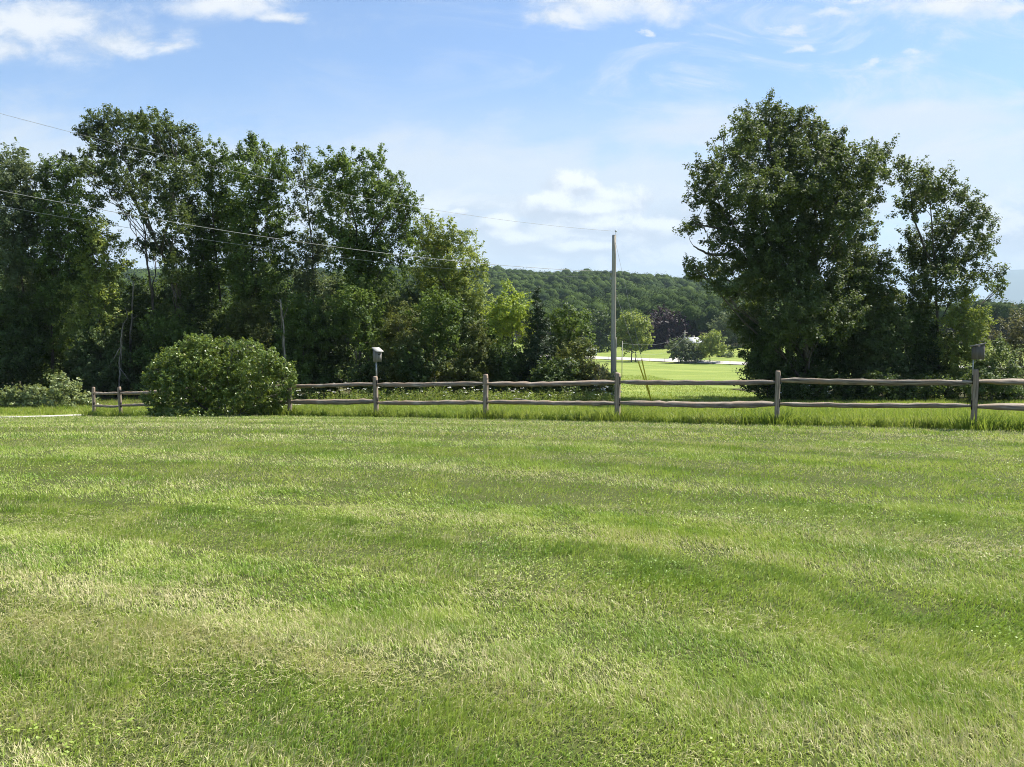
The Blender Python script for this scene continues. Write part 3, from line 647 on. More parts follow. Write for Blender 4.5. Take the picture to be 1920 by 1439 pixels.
for k, (ux, uy, w_, lf) in enumerate([(790,670,34,'under'),(850,676,34,'olive'),(925,668,32,'under'),(958,690,30,'olive'),(1040,690,30,'under'),(1090,690,26,'olive'),(700,690,34,'under'),(1130,712,14,'shrub')]):
    rr = random.Random(700 + k); lo = []
    for q in range(8):
        f = q / 7; lo.append((ux + rr.uniform(-.8, .8) * w_, uy + (738 - uy) * f, rr.uniform(.5, .9) * w_, rr.uniform(12, 18)))
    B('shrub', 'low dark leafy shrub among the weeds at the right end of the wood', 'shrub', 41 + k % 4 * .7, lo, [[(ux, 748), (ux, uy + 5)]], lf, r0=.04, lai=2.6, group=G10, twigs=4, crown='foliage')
T('young_tree', 'leafy small tree in front of the gap between cedar and lime tree', 'tree', 44.5, [(985,655,18,14),(975,675,20,16),(990,690,22,16),(980,712,28,16)], [[(982,745),(982,690),(985,650)]], 'maple', r0=.05, group=G2)
T('young_tree', 'leafy small tree right of the dark cedar, in its shade', 'tree', 45, [(1040,655,16,14),(1048,675,22,16),(1036,700,22,16),(1050,720,26,14)], [[(1044,745),(1044,690),(1041,650)]], 'under', r0=.05, group=G2)
G11 = 'low dark growth under the oak grove'
for k, ux in enumerate((1490, 1545, 1600, 1655, 1710, 1765, 1825, 1885)):
    rr = random.Random(900 + k); uy = 716 + rr.uniform(-8, 5)
    lo = [(ux + rr.uniform(-26, 26), uy + (742 - uy) * q / 6, rr.uniform(14, 24), rr.uniform(8, 12)) for q in range(7)]
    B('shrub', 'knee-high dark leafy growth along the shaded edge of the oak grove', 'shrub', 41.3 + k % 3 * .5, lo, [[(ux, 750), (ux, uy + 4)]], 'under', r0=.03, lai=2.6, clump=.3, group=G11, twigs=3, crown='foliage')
B('shrub', 'dark leafy shrub at the left foot of the huge oak', 'shrub', 43, [(1440,640,26,20),(1428,665,28,20),(1450,690,36,22),(1425,700,26,18),(1440,722,36,16),(1405,725,14,12)], [[(1440,748),(1440,650)]], 'under', r0=.05, lai=3.0, crown='foliage')
B('shrub', 'pale twiggy grey shrub left of the utility pole foot', 'shrub', 41.5, [(1125,690,10,12),(1112,708,16,12),(1130,715,14,12),(1118,730,20,12)], [[(1120,745),(1120,715),(1124,685)]], 'twiggy', r0=.03, lai=1.4, lsize=(.1,.05), twigs=16, bark='bark_pale', crown='foliage')
# broken pale trunks
def snag(name, label, d, pts, r, stubs=()):
    b0 = P(pts[0][0], 700, d); base = np.array((b0[0], d, float(ground(b0[0], d))))
    e = empty(name, tuple(base), label, 'dead tree')
    q = np.array([P(a, b, d) for a, b in pts]); q[0, 2] = base[2] - .1
    tt = np.linspace(0, len(q) - 1, len(q) * 4); q = np.stack([np.interp(tt, np.arange(len(q)), q[:, i]) for i in range(3)], -1)
    q[1:] += np.random.default_rng(5).normal(0, .02, (len(q) - 1, 3))
    mb = MB(); r *= .6; mb.tube(q - base, np.linspace(r, r * .6, len(q)), 7, True, .3); mb.build('trunk', M['bark_dead'], e, True)
    for s in stubs:
        m2 = MB(); qs = np.array([P(a, b, d) for a, b in s]) - base; m2.tube(qs, np.linspace(r * .6, r * .2, len(qs)), 6, True, .3); m2.build('branch', M['bark_dead'], e, True)
snag('dead_tree', 'thin grey dead stem with a broken forked top, left of the lilac bush', 43.5, [(223,745),(224,690),(227,640),(232,605)], .07, [[(232,607),(240,595),(234,574)],[(226,650),(214,672),(200,695)],[(224,690),(236,705),(242,715)]])
snag('dead_tree', 'pale splintered trunk standing higher behind the dead forked stem', 46, [(243,745),(244,640),(248,580),(251,528)], .11, [[(246,600),(258,592)]])
snag('dead_tree', 'grey bare broken trunk behind the right flank of the lilac bush', 43, [(536,745),(534,660),(531,600),(526,560)], .10, [[(528,570),(515,562)],[(531,600),(540,575)]])
# bank of brambles in the sun at far left
G6 = 'sunlit bramble bushes along the driveway'
for k, (ux, uy, w_) in enumerate([(15, 735, 30), (60, 728, 30), (112, 705, 34), (150, 735, 24), (-35, 725, 34)]):
    rr = random.Random(500 + k); lo = []
    for q in range(8):
        f = q / 7; lo.append((ux + rr.uniform(-1, 1) * w_ * (.4 + .6 * f), uy + 8 + (762 - uy) * f * .95, rr.uniform(.35, .65) * w_, rr.uniform(8, 13)))
    lbl = ['low sunlit bramble bush beside the driveway, nearest the photo edge', 'sunlit bramble bush between its low neighbour and the tallest bramble', 'tallest pale bramble bush heaped against the wood', 'small bramble bush just left of the fence end post', 'bramble bush cut by the left edge of the photo'][k]
    B('bramble_bush', lbl, 'bush', 37.0, lo, [[(ux, 768), (ux, uy + 15)], [(ux + 8, 768), (ux + 14, uy + 20)]], 'bramble', r0=.03, lsize=(.13, .09), lai=3.4, clump=.25, crown='foliage', group=G6)

# ------------------------------------------------------------------ the big lilac bush
def lilac():
    global rng
    rng = np.random.default_rng(77)
    d = 22.2; lobes = [(360,645,24,14),(395,650,26,14),(430,655,30,16),(465,655,26,15),(490,665,20,14),(330,665,24,14),(305,685,22,16),(370,680,40,22),(430,690,45,25),(485,690,34,24),(520,690,22,22),(540,705,14,20),(290,710,20,20),(330,715,34,26),(390,725,46,30),(455,730,48,30),(510,735,36,26),(540,735,14,18),(300,745,26,22),(350,760,42,22),(420,765,48,22),(480,765,40,20),(515,765,22,16),(290,768,16,14),(320,778,30,10),(380,780,46,9),(450,781,46,8)]
    lobes += [(352,632,7,9),(383,636,6,8),(425,640,7,8),(455,642,6,8),(478,650,7,8),(512,668,8,9),(285,692,8,8),(272,712,7,9),(550,690,7,8),(556,712,6,9),(318,668,8,8),(268,750,6,10)]
    lobes = [(415 + (a - 415) * .97, b + 2, c * .95, e * .95) for a, b, c, e in lobes]
    root = B('lilac_bush', 'large rounded lilac bush with glossy leaves in front of the fence', 'bush', d, lobes, [[(415,790),(410,740),(400,660)],[(425,790),(450,730),(475,670)],[(405,790),(360,740),(330,680)],[(420,790),(425,720),(435,660)],[(430,790),(490,740),(525,700)]], 'lilac', r0=.035, lsize=(.068, .044), lai=3.4, clump=.125, flat=.9, depthk=.55, crown='foliage', twigs=8, holes=.26, up=.35, seed=77)
    return root
lilac()

# ------------------------------------------------------------------ weeds and wild flowers before the wood
rng = np.random.default_rng(12)
WV, WQ, WA, wo = [], [], [], 0
def wpush(V, Q, A):
    global wo
    WV.append(V); WQ.append(Q + wo); WA.append(A); wo += len(V)
n = 2600
wx = np.concatenate([rng.uniform(-15, 5.0, n), rng.uniform(15, 29, 260)]); wy = np.concatenate([rng.uniform(37.5, 42, n), rng.uniform(41, 43.5, 260)])
keep = dist_poly(wx, wy, DRIVE) > 1.4; wx, wy = wx[keep], wy[keep]; n = len(wx)
wz = ground(wx, wy); wh = .25 + .6 * rng.random(n) * (.4 + fbm(wx * .5, wy * .5, 2))
V, Q = blades(wx, wy, wz, wh, .014 * np.ones(n), .25 * rng.random(n), rng.random(n) * 6.28, rng.random(n) * 6.28, False, .5); wpush(V, Q, rng.random(n))
rep = rng.integers(0, n, 26000)
C = np.stack([wx[rep], wy[rep], wz[rep] + wh[rep] * (.1 + .9 * rng.random(len(rep)))], -1) + rng.normal(0, .07, (len(rep), 3)) * np.array((1, 1, .4))
V, Q, A = leaves(C, .12, .05, unit(rng.normal(0, 1, C.shape))); wpush(V, Q, A)
o = quads('weeds', np.vstack(WV), np.vstack(WQ), M['weed_leaf'], attr=np.concatenate(WA)); o['kind'] = 'stuff'
# white umbels
fx = np.concatenate([rng.uniform(-11, 5.5, 95), rng.uniform(14, 17, 12)]); fyy = np.concatenate([rng.uniform(36.5, 40.5, 95), rng.uniform(39.5, 41.5, 12)])
FV, FQ, fo = [], [], 0
for a, b in zip(fx, fyy):
    z = float(ground(a, b)) + .45 + .6 * rng.random(); m_ = 7
    c = np.stack([a + rng.normal(0, .045, m_), b + rng.normal(0, .045, m_), z + rng.normal(0, .012, m_)], -1)
    V, Q, A = leaves(c, .065, .065, np.tile((0, 0, 1.), (m_, 1)), up=1.2, rand=.4)
    FV.append(V); FQ.append(Q + fo); fo += len(V)
    continue
    V, Q = blades(np.array([a]), np.array([b]), np.array([z - .6]), np.array([.6]), np.array([.012]), np.array([.02]), np.array([0.]), np.array([.3]), False, .6)
    FV.append(V); FQ.append(Q + fo); fo += len(V)
o = quads('wildflowers', np.vstack(FV), np.vstack(FQ), M['flower']); o['kind'] = 'stuff'

# ------------------------------------------------------------------ split-rail fence
rng = np.random.default_rng(3)
fb = np.array((FP[5][0], FP[5][1], float(ground(*FP[5]))))
fence = empty('split_rail_fence', tuple(fb), 'weathered two-rail wooden fence running along the far edge of the lawn', 'fence')
pz = [float(ground(x, y)) for x, y in FP]
TILT = [0, 0, .0, .006, .004, -.01, .012, 0, 0, 0, .02, -.015]
for i, (x, y) in enumerate(FP):
    j0, j1 = max(0, i - 1), min(len(FP) - 1, i + 1)
    ang = math.atan2(FP[j1][1] - FP[j0][1], FP[j1][0] - FP[j0][0])
    h = 1.09 + rng.uniform(-.02, .03); w = .094 + rng.uniform(-.006, .010)
    po = bpy.data.objects.new('tmp', None); bpy.data.objects.remove(po)
    mb = MB(); zs = np.array([-.25, 0, .3, .6, .9, h - .03, h])
    pts = np.stack([TILT[i] * zs + rng.normal(0, .003, 7), rng.normal(0, .003, 7), zs], -1)
    mb.tube(pts, np.array([.72, .72, .71, .70, .70, .68, .58]) * w, 4, True, .08)
    # the four-sided tube has its corners on the axes: turn by 45 degrees
    V = np.vstack(mb.V); a = ang + math.pi / 4
    V = np.stack([V[:, 0] * math.cos(a) - V[:, 1] * math.sin(a), V[:, 0] * math.sin(a) + V[:, 1] * math.cos(a), V[:, 2]], -1)
    p = quads('post', V, np.vstack(mb.Q), M['post'], fence); p.location = np.array((x, y, pz[i])) - fb
    for zz in (.42, .89):
        for s_ in (-1, 1):
            mm = MB(); o_ = s_ * (w * .5)
            mm.box((o_ * math.cos(ang), o_ * math.sin(ang), zz + .03), (.012, .062, .17), ang)  # solid dark box on the post face, slot shade painted, nothing cut
            mm.build('mortise', M['hole'], p)
for i in range(len(FP) - 1):
    for k, zz in enumerate((.41, .88)):
        A = np.array((*FP[i], pz[i] + zz)); Bq = np.array((*FP[i + 1], pz[i + 1] + zz))
        A[2] += rng.uniform(-.015, .02); Bq[2] += rng.uniform(-.015, .02)
        t_ = np.concatenate([[.01, .04, .09], np.linspace(.14, .86, 17), [.91, .96, .99]]); n = len(t_)
        pts = A + (Bq - A) * t_[:, None]
        pts[:, 2] += -.02 * np.sin(t_ * np.pi) + rng.normal(0, .004, n) + .006 * np.sin(t_ * rng.uniform(3, 7) + rng.uniform(0, 6)); 
        wid = np.concatenate([[.55, .70, .96], 1 + rng.normal(0, .035, 17), [.96, .70, .55]])
        # irregular riven cross-section: (towards the lawn, up)
        dirn = (Bq - A) / np.linalg.norm(Bq - A); sd = np.array((-dirn[1], dirn[0], 0)); sd /= np.linalg.norm(sd); upv = np.array((0, 0, 1.))
        sec = np.array([(-.030, .064), (.022, .056), (.060, .014), (.052, -.046), (-.050, -.052), (-.062, .016)]) * rng.uniform(.84, 1.0)
        sec = sec + rng.normal(0, .008, sec.shape)
        tw0 = rng.uniform(-.35, .30); tw = rng.uniform(-.45, .45)
        V = []
        for q in range(n):
            an = tw0 + tw * t_[q]; ca, sa = math.cos(an), math.sin(an); k6 = (1 + rng.normal(0, .05, 6))[:, None] * wid[q]
            sc_ = np.stack([sec[:, 0] * ca - sec[:, 1] * sa, sec[:, 0] * sa + sec[:, 1] * ca], -1) * k6
            V.append(pts[q] + sd * sc_[:, :1] - upv * -sc_[:, 1:])
        V = np.vstack(V); ii = np.arange(n - 1)[:, None] * 6; jj = np.arange(6)[None]
        Q = np.stack([ii + jj, ii + 6 + jj, ii + 6 + (jj + 1) % 6, ii + (jj + 1) % 6], -1).reshape(-1, 4)
        c = A.copy(); yaw = math.atan2(dirn[1], dirn[0]); V = V - c
        V = np.stack([V[:, 0] * math.cos(-yaw) - V[:, 1] * math.sin(-yaw), V[:, 0] * math.sin(-yaw) + V[:, 1] * math.cos(-yaw), V[:, 2]], -1)
        r_ = quads('rail', V, Q, M['rail'], fence); r_.location = c - fb; r_.rotation_euler = (0, 0, yaw)

# ------------------------------------------------------------------ nest boxes on poles
def nest_box(label, bx, by, zbase, zbox, rz, roofmat, hgt_f, hgt_b, wdt, dep, pole_r, lean=0, hole=True, over=.05, polex=0, wood='boxwood'):
    """box whose +X side is the front; the roof falls towards the front"""
    base = (bx, by, zbase)
    e = empty('nest_box', base, label, 'bird house', 'nest boxes on the fence posts')
    mb = MB(); mb.tube(np.array([(polex, 0, -.35), (polex + lean * .5, 0, (zbox) * .5), (polex + lean, 0, zbox + .05)]), pole_r, 8, True); mb.build('pole', M['metal'], e, True)
    x, y = dep / 2, wdt / 2
    c, s = math.cos(rz), math.sin(rz)
    def rot(V): V = np.asarray(V, float); return np.stack([V[:, 0] * c - V[:, 1] * s, V[:, 0] * s + V[:, 1] * c, V[:, 2] + zbox], -1)
    V = [(-x, -y, 0), (x, -y, 0), (x, y, 0), (-x, y, 0), (-x, -y, hgt_b), (x, -y, hgt_f), (x, y, hgt_f), (-x, y, hgt_b)]
    F6 = [(3, 2, 1, 0), (4, 5, 6, 7), (0, 1, 5, 4), (1, 2, 6, 5), (2, 3, 7, 6), (3, 0, 4, 7)]
    b = quads('box', rot(V), F6, M[wood], e)
    # front board, a little proud, with the entrance
    f = .012; V = [(x, -y * .86, .01), (x + f, -y * .86, .01), (x + f, y * .86, .01), (x, y * .86, .01), (x, -y * .86, hgt_f - .012), (x + f, -y * .86, hgt_f - .012), (x + f, y * .86, hgt_f - .012), (x, y * .86, hgt_f - .012)]
    quads('front_board', rot(V), F6, M[wood], b)
    if hole:
        m2 = MB(); ang = np.arange(10) / 10 * 2 * np.pi; zc = hgt_f * .70
        ctr = np.array([(x + f - .01, 0, zc), (x + f + .004, 0, zc)]); m2.tube(ctr, .024, 10, True)
        quads('entrance_hole', rot(np.vstack(m2.V)), np.vstack(m2.Q), M['hole'], b)  # dark plug on the board, the hollow's shade is painted
    sl = (hgt_f - hgt_b) / dep; t = .022
    def zr(xx): return hgt_b + sl * (xx + x) + .002
    x0, x1, y0 = -x - .015, x + over, y + .025
    V = [(x0, -y0, zr(x0)), (x1, -y0, zr(x1)), (x1, y0, zr(x1)), (x0, y0, zr(x0)), (x0, -y0, zr(x0) + t), (x1, -y0, zr(x1) + t), (x1, y0, zr(x1) + t), (x0, y0, zr(x0) + t)]
    quads('roof', rot(V), F6, roofmat, e)
px_, py_ = FP[6]
zt = pz[6] + 1.09
nest_box('pale nest box with a round hole on a thin pole, right of the lilac bush', px_ + .03, py_ + .11, zt - .1, .50, R(-52), M['roofboard'], .285, .355, .17, .175, .020, over=.065, polex=-.03)
px_, py_ = FP[2]
zt = pz[2] + 1.09
nest_box('dark shaded nest box with a slanting roof at the right end of the fence', px_ + .095, py_ + .10, zt - .1, .30, R(146), M['darkroof'], .235, .28, .15, .19, .010, hole=True, over=.045, polex=-.09, wood='shaded_boxwood')

# ------------------------------------------------------------------ utility pole, guys and wires
d = 44; b0 = P(1150, 700, d); base = np.array((b0[0], d, float(ground(b0[0], d))))
top = P(1151.5, 441, d)
up_ = empty('utility_pole', tuple(base), 'tall bare grey wooden utility pole behind the fence', 'utility pole')
mb = MB(); q = np.linspace(0, 1, 9)[:, None]; q = np.array((0, 0, -.3)) * (1 - q) + (top - base) * q
mb.tube(q, np.linspace(.155, .112, 9), 12, True); mb.build('shaft', M['pole'], up_, True)
tt = top - base
mb = MB(); mb.tube(np.array([tt + (.09, -.05, -.25), tt + (.09, -.05, .16)]), .018, 6); mb.build('pin', M['metal'], up_, True)
mb = MB(); mb.tube(np.array([tt + (.09, -.05, .15), tt + (.09, -.05, .19), tt + (.09, -.05, .23), tt + (.09, -.05, .26)]), [.03, .055, .05, .02], 8); mb.build('insulator', M['ceramic'], up_, True)
mb = MB(); zz = P(1150, 512, d) - base; mb.box((zz[0] - .13, -.06, zz[2]), (.10, .08, .20)); mb.build('bracket', M['metal'], up_); mb = MB(); mb.box((zz[0] - .13, -.06, zz[2] - .35), (.08, .07, .14)); mb.build('bracket', M['metal'], up_)
mb = MB(); mb.box((.15, -.02, 1.9), (.03, .05, 3.2)); mb.build('ground_wire_cover', M['pole'], up_)
for k, (gx_, gd) in enumerate(((1221, 41.5), (1221.5, 41.5))):
    an = P(gx_, 745, gd); an = np.array((an[0], gd, float(ground(an[0], gd)))) - base
    st = tt + (.06, -.05, -.35 - 2.75 * k)
    g = MB(); qq = st + (an - st) * np.linspace(0, 1, 8)[:, None]; g.tube(qq, .007, 5, False); go = g.build('guy_wire', M['darkwire'], up_, True)
    L = np.linalg.norm(an - st); f0 = 1 - 2.35 / L
    g = MB(); qq = st + (an - st) * np.linspace(f0, 1, 5)[:, None]; g.tube(qq, .034, 8, True); g.build('guy_guard', M['yellow'], go, True)
def wire(name, label, A, Bq, sag, r, mat, group=None, n=60, mids=None):
    t_ = np.linspace(0, 1, n)[:, None]
    q = A + (Bq - A) * t_; q[:, 2] -= 4 * sag * (t_ * (1 - t_))[:, 0]
    mb = MB(); mb.tube(q - A, r, 6, False)
    o = mb.build(name, mat, None, True); o.location = A; tag(o, label, 'wire', group)
G7 = 'overhead wires coming in from the left to the utility pole'
A = P(-160, 169, 27); wire('overhead_wire', 'topmost overhead wire, running to the very top of the utility pole', A, top + np.array((.09, -.05, .2)), .78, .0065, M['wire'], G7)
A = P(-160, 326, 27); wire('overhead_wire', 'thick lower overhead wire crossing in front of the tree crowns', A, P(1150, 512, d) + np.array((-.18, -.1, .05)), .62, .0105, M['wire'], G7)
A = P(-160, 357, 27); wire('overhead_wire', 'lowest and thinner overhead wire, just below the thick one', A, P(1150, 518, d) + np.array((-.18, -.1, -.1)), .62, .0068, M['wire'], G7)
# slim stake in the meadow
sb = P(1166, 708, 84); sb[2] = float(ground(sb[0], 84))
mb = MB(); mb.tube(np.array([(0, 0, -.3), (0, 0, 2), (.02, 0, 4.0)]), [.05, .045, .04], 8, True); o = mb.build('meadow_pole', M['pole'], None, True); o.location = sb
tag(o, 'slim grey pole standing in the meadow right beside the tall utility pole', 'pole')
# utility pole at the road
rp = np.array((P(1283, 690, 207)[0], 207, 0)); rp[2] = float(ground(rp[0], 207))
e = empty('roadside_pole', tuple(rp), 'far slim utility pole with a crossarm by the road, in front of the pale house', 'utility pole')
hp = P(1283, 620, 207)[2] - rp[2]
mb = MB(); mb.tube(np.array([(0, 0, -.3), (0, 0, hp * .5), (0, 0, hp)]), [.16, .14, .11], 8, True); mb.build('shaft', M['pole'], e, True)
mb = MB(); mb.box((0, -.17, hp - .6), (1.9, .1, .12), R(35)); mb.build('crossarm', M['pole'], e)
G8 = 'thin wires between the road pole and the meadow pole'
for k, (dz, dl) in enumerate(((-.3, 'upper'), (-1.7, 'lower'))):
    wire('service_wire', f'{dl} thin wire sagging from the road pole towards the meadow pole', rp + np.array((-.1, -.3, hp - .5 + dz * .6)), sb + np.array((0, 0, 3.9 + dz * .5)), 1.2 + k, .010, M['wire'], G8, 30)

# ------------------------------------------------------------------ far side of the meadow: road trees, house, shed, fence
def gp(px, d): x = (px - 960) / F * d; return np.array((x, d, float(ground(x, d))))
T('maple_tree', 'light green round-headed tree on two trunks beside the road', 'tree', 212, [(1185,602,22,13),(1168,618,14,12),(1200,615,16,14),(1175,630,20,14),(1200,635,18,13),(1160,635,12,10),(1188,650,24,10),(1212,640,8,10)], [[(1184,676),(1184,655),(1183,620)],[(1192,674),(1192,655),(1196,625)]], 'lightleaf', r0=.28, lsize=(.55,.4), lai=3.4, clump=1.2, twigs=3)
T('beech_tree', 'broad dark purple-leaved tree at the foot of the wooded hill', 'tree', 275, [(1246,600,25,17),(1222,616,20,19),(1268,613,18,17),(1245,628,36,19),(1214,640,20,17),(1277,640,15,17),(1245,650,40,16),(1262,658,24,10),(1225,658,24,9)], [[(1246,680),(1246,640),(1247,605)]], 'purple', r0=.45, lsize=(.7,.5), lai=4, clump=1.5, twigs=2)
T('maple_tree', 'small round green tree in front of the pale house roof', 'tree', 203, [(1337,634,15,8),(1324,646,14,10),(1345,648,16,10),(1332,658,24,9),(1316,660,8,7)], [[(1331,686),(1331,665),(1333,640)]], 'lightleaf', r0=.2, lsize=(.5,.36), lai=3.4, clump=1.0, twigs=3)
T('maple_tree', 'small dark round tree left of the far utility pole', 'tree', 205, [(1274,645,12,9),(1267,655,16,10),(1284,650,8,7),(1286,658,13,9),(1277,667,18,8),(1264,666,8,6)], [[(1272,686),(1272,668),(1274,652)]], 'grey', r0=.15, lsize=(.5,.36), lai=3.4, clump=1.0, twigs=3)
T('maple_tree', 'small dark round tree right of the far utility pole', 'tree', 204.5, [(1296,657,10,6),(1292,663,14,8),(1306,662,13,9),(1300,671,16,7)], [[(1290,686),(1290,670),(1292,655)]], 'grey', r0=.15, lsize=(.5,.36), lai=3.4, clump=1.0, twigs=3)
T('maple_tree', 'grey-green tree at the edge of the lower field, left of the oak grove', 'tree', 262, [(1365,602,18,12),(1350,615,16,12),(1378,618,12,12),(1365,630,22,12),(1352,640,14,9),(1375,642,12,8)], [[(1362,662),(1362,640),(1364,610)]], 'grey', r0=.3, lsize=(.65,.45), lai=3.6, clump=1.4, twigs=2)
T('maple_tree', 'dark bluish tree at the hill foot, behind the utility pole', 'tree', 262, [(1128,592,16,10),(1110,605,16,12),(1140,608,14,12),(1122,622,22,12),(1108,640,16,12),(1140,640,14,12),(1125,652,20,10)], [[(1124,672),(1124,650),(1126,600)]], 'under', r0=.3, lsize=(.65,.45), lai=3.6, clump=1.4, twigs=2)
G9 = 'round shrubs in the field beyond the road'
for k, (px, w_) in enumerate(((1352, 9), (1369, 6), (1390, 4))):
    yy = 222 - k * 1.5
    x_ = (px - 960) / F * yy; pyb = 610 + F * (EYE - float(ground(x_, yy))) / yy
    B('field_shrub', ['widest low shrub beyond the road, nearest the small round tree', 'middle low shrub beyond the road', 'smallest low shrub beyond the road, nearest the oak grove'][k], 'shrub', yy, [(px - w_ * .4, pyb - 3, w_ * .6, 4), (px + w_ * .3, pyb - 3.5, w_ * .6, 4.5), (px, pyb - 5, w_ * .5, 3)], [], 'grey', lsize=(.35,.25), lai=4, clump=.6, crown='foliage', group=G9)

# house
hb = gp(1296, 226); e = empty('house', tuple(hb), 'small tan house with a pale metal roof half hidden by the road trees', 'house', rz=R(38))
L_, W_, H_ = 5.2, 4.2, 4.2
def gable(e, L_, W_, H_, rise, wm, rm, ov=.35):
    V = [(-L_/2,-W_/2,-.5),(L_/2,-W_/2,-.5),(L_/2,W_/2,-.5),(-L_/2,W_/2,-.5),(-L_/2,-W_/2,H_),(L_/2,-W_/2,H_),(L_/2,W_/2,H_),(-L_/2,W_/2,H_),(-L_/2,0,H_+rise),(L_/2,0,H_+rise)]
    Q = [(0,1,5,4),(2,3,7,6),(1,2,6,5),(3,0,4,7),(4,5,9,8),(6,7,8,9),(5,6,9,9),(7,4,8,8)]
    me = bpy.data.meshes.new('wall'); me.from_pydata(V, [], [q if q[2] != q[3] else q[:3] for q in Q]); me.materials.append(wm); w = bpy.data.objects.new('wall', me); link(w, e)
    mb = MB(); t = .12
    for s in (-1, 1):
        y0 = s * (W_/2 + ov); z0 = H_ - rise * ov / (W_/2); x = L_/2 + ov
        V = [(-x, y0, z0+.03),(x, y0, z0+.03),(x, 0, H_+rise+.03),(-x, 0, H_+rise+.03),(-x, y0, z0+t+.03),(x, y0, z0+t+.03),(x, 0, H_+rise+t+.03),(-x, 0, H_+rise+t+.03)]
        mb.add(V, [(3,2,1,0),(4,5,6,7),(0,1,5,4),(1,2,6,5),(2,3,7,6),(3,0,4,7)])
    return w, mb.build('roof', rm, e)
w, rf = gable(e, L_, W_, H_, 1.3, M['hwall'], M['hroof'])
for (x, z) in ((-1.6, 1.0), (1.6, 1.0), (-1.6, 2.75), (0, 2.75), (1.6, 2.75)):
    mb = MB(); mb.box((x, -W_/2 - .03, z + .6), (1.0, .08, 1.25)); wo_ = mb.build('window', M['white'], w)
    mb = MB(); mb.box((x, -W_/2 - .06, z + .6), (.8, .06, 1.05)); mb.build('pane', M['glass'], wo_)
mb = MB(); mb.box((0, -W_/2 - .03, 1.05), (1.0, .08, 2.1)); mb.build('door', M['white'], w)
mb = MB(); mb.box((1.3, .3, H_ + 1.4), (.45, .45, 1.1)); mb.build('chimney', M['hwall'], rf)
sb2 = gp(1109, 240); e = empty('shed', tuple(sb2), 'small white shed by the road, half hidden behind the wood edge', 'shed', rz=R(20))
w, rf = gable(e, 2.6, 2.0, 1.6, .6, M['white'], M['hroof'], .15)
mb = MB(); mb.box((0, -1.02, .75), (.8, .06, 1.5)); mb.build('door', M['hwall'], w)
# stock fence along the near side of the road
rng = np.random.default_rng(8)
fx_ = np.arange(14, 100, 3.4); fy_ = road_y(fx_) - 5.2
b0 = np.array((fx_[0], fy_[0], float(ground(fx_[0], fy_[0])))); e = empty('field_fence', tuple(b0), 'thin wire fence on small posts along the near side of the road', 'fence')
pp = []
for a, b in zip(fx_, fy_):
    z = float(ground(a, b)); mb = MB(); mb.tube(np.array([(0, 0, -.2), (.02, 0, .6), (.03, 0, 1.15)]), .06, 5, True)
    p = mb.build('post', M['post'], e, True); p.location = np.array((a, b, z)) - b0; pp.append((a, b, z))
pp = np.array(pp) - b0
for z in (.5, 1.05):
    mb = MB(); mb.tube(pp + np.array((0, 0, z)), .012, 4, False); mb.build('strand', M['darkwire'], e)
# fallen pale branch among the weeds
A = P(962, 745, 37.5); A[2] = float(ground(A[0], 37.5)) + .28
mb = MB(); mb.tube(np.array([(0, 0, .05), (.3, .05, .04), (.62, .0, .0), (.85, .0, -.04)]), [.03, .035, .03, .02], 6, True, .3); o = mb.build('fallen_branch', M['bark_dead'], None, True); o.location = A; o['label'] = 'short pale fallen branch lying in the weeds behind the fence'; o['category'] = 'branch'

# ------------------------------------------------------------------ the wooded hill
rng = np.random.default_rng(21)
FV, FQ, FA, fo = [], [], [], 0
def forest_batch(x, y, hgt, rad_, nf, fs):
    global fo
    n = len(x); z = ground(x, y)
    dirs = unit(rng.normal(0, 1, (n, nf, 3))); dirs[..., 2] = np.abs(dirs[..., 2]) * 1.2 - .5; dirs = unit(dirs)
    rr = (.86 + .30 * rng.random((n, nf)))
    # each crown is lobed
    ph = rng.random((n, 1)) * 6.28; k = rng.integers(3, 6, (n, 1))
    lob = 1 + .22 * np.sin(np.arctan2(dirs[..., 1], dirs[..., 0]) * k + ph) * np.cos(dirs[..., 2] * 3 + ph)
    vr = rad_ * .85 + 1.0
    R3 = np.stack([rad_, rad_, vr], -1)[:, None]
    C = np.stack([x, y, z + hgt - vr], -1)[:, None] + dirs * (rr * lob)[..., None] * R3
    nr, ns = 6, 10
    el = np.linspace(-.55, 1.45, nr)[None, :, None]; az_ = (np.arange(ns) / ns * 6.2832)[None, None] + ph[:, None]
    dm = np.stack([np.cos(el) * np.cos(az_), np.cos(el) * np.sin(az_), np.sin(el) * np.ones_like(az_)], -1)
    rj = (.86 + .24 * (rng.random((n, nr, ns)) - .5))[..., None]
    D_ = np.stack([x, y, z + hgt - vr], -1)[:, None, None] + dm * rj * R3[:, None]
    ii = (np.arange(n) * nr * ns)[:, None, None] + (np.arange(nr - 1) * ns)[None, :, None]; jj = np.arange(ns)[None, None]; j2 = (jj + 1) % ns
    DQ = np.stack([ii + jj, ii + j2, ii + ns + j2, ii + ns + jj], -1).reshape(-1, 4)
    tr = rng.random(n)
    FV.append(D_.reshape(-1, 3)); FQ.append(DQ + fo); FA.append(np.repeat(tr * .85 + .05, (nr - 1) * ns)); fo += D_.size // 3
    V, Q, A = leaves(C.reshape(-1, 3), fs, fs * .75, dirs.reshape(-1, 3), up=.2, rand=.28)
    A = np.clip(np.repeat(tr, nf) * .85 + .15 * A, 0, 1)
    FV.append(V); FQ.append(Q + fo); FA.append(A); fo += len(V)
def forest_pts(y0, y1, sp_, u0, u1):
    yy = np.arange(y0, y1, sp_); out = []
    for q in yy:
        xs = np.arange(q * u0, q * u1, sp_); out.append(np.stack([xs + rng.uniform(-.45, .45, len(xs)) * sp_, q + rng.uniform(-.45, .45, len(xs)) * sp_], -1))
    return np.vstack(out)
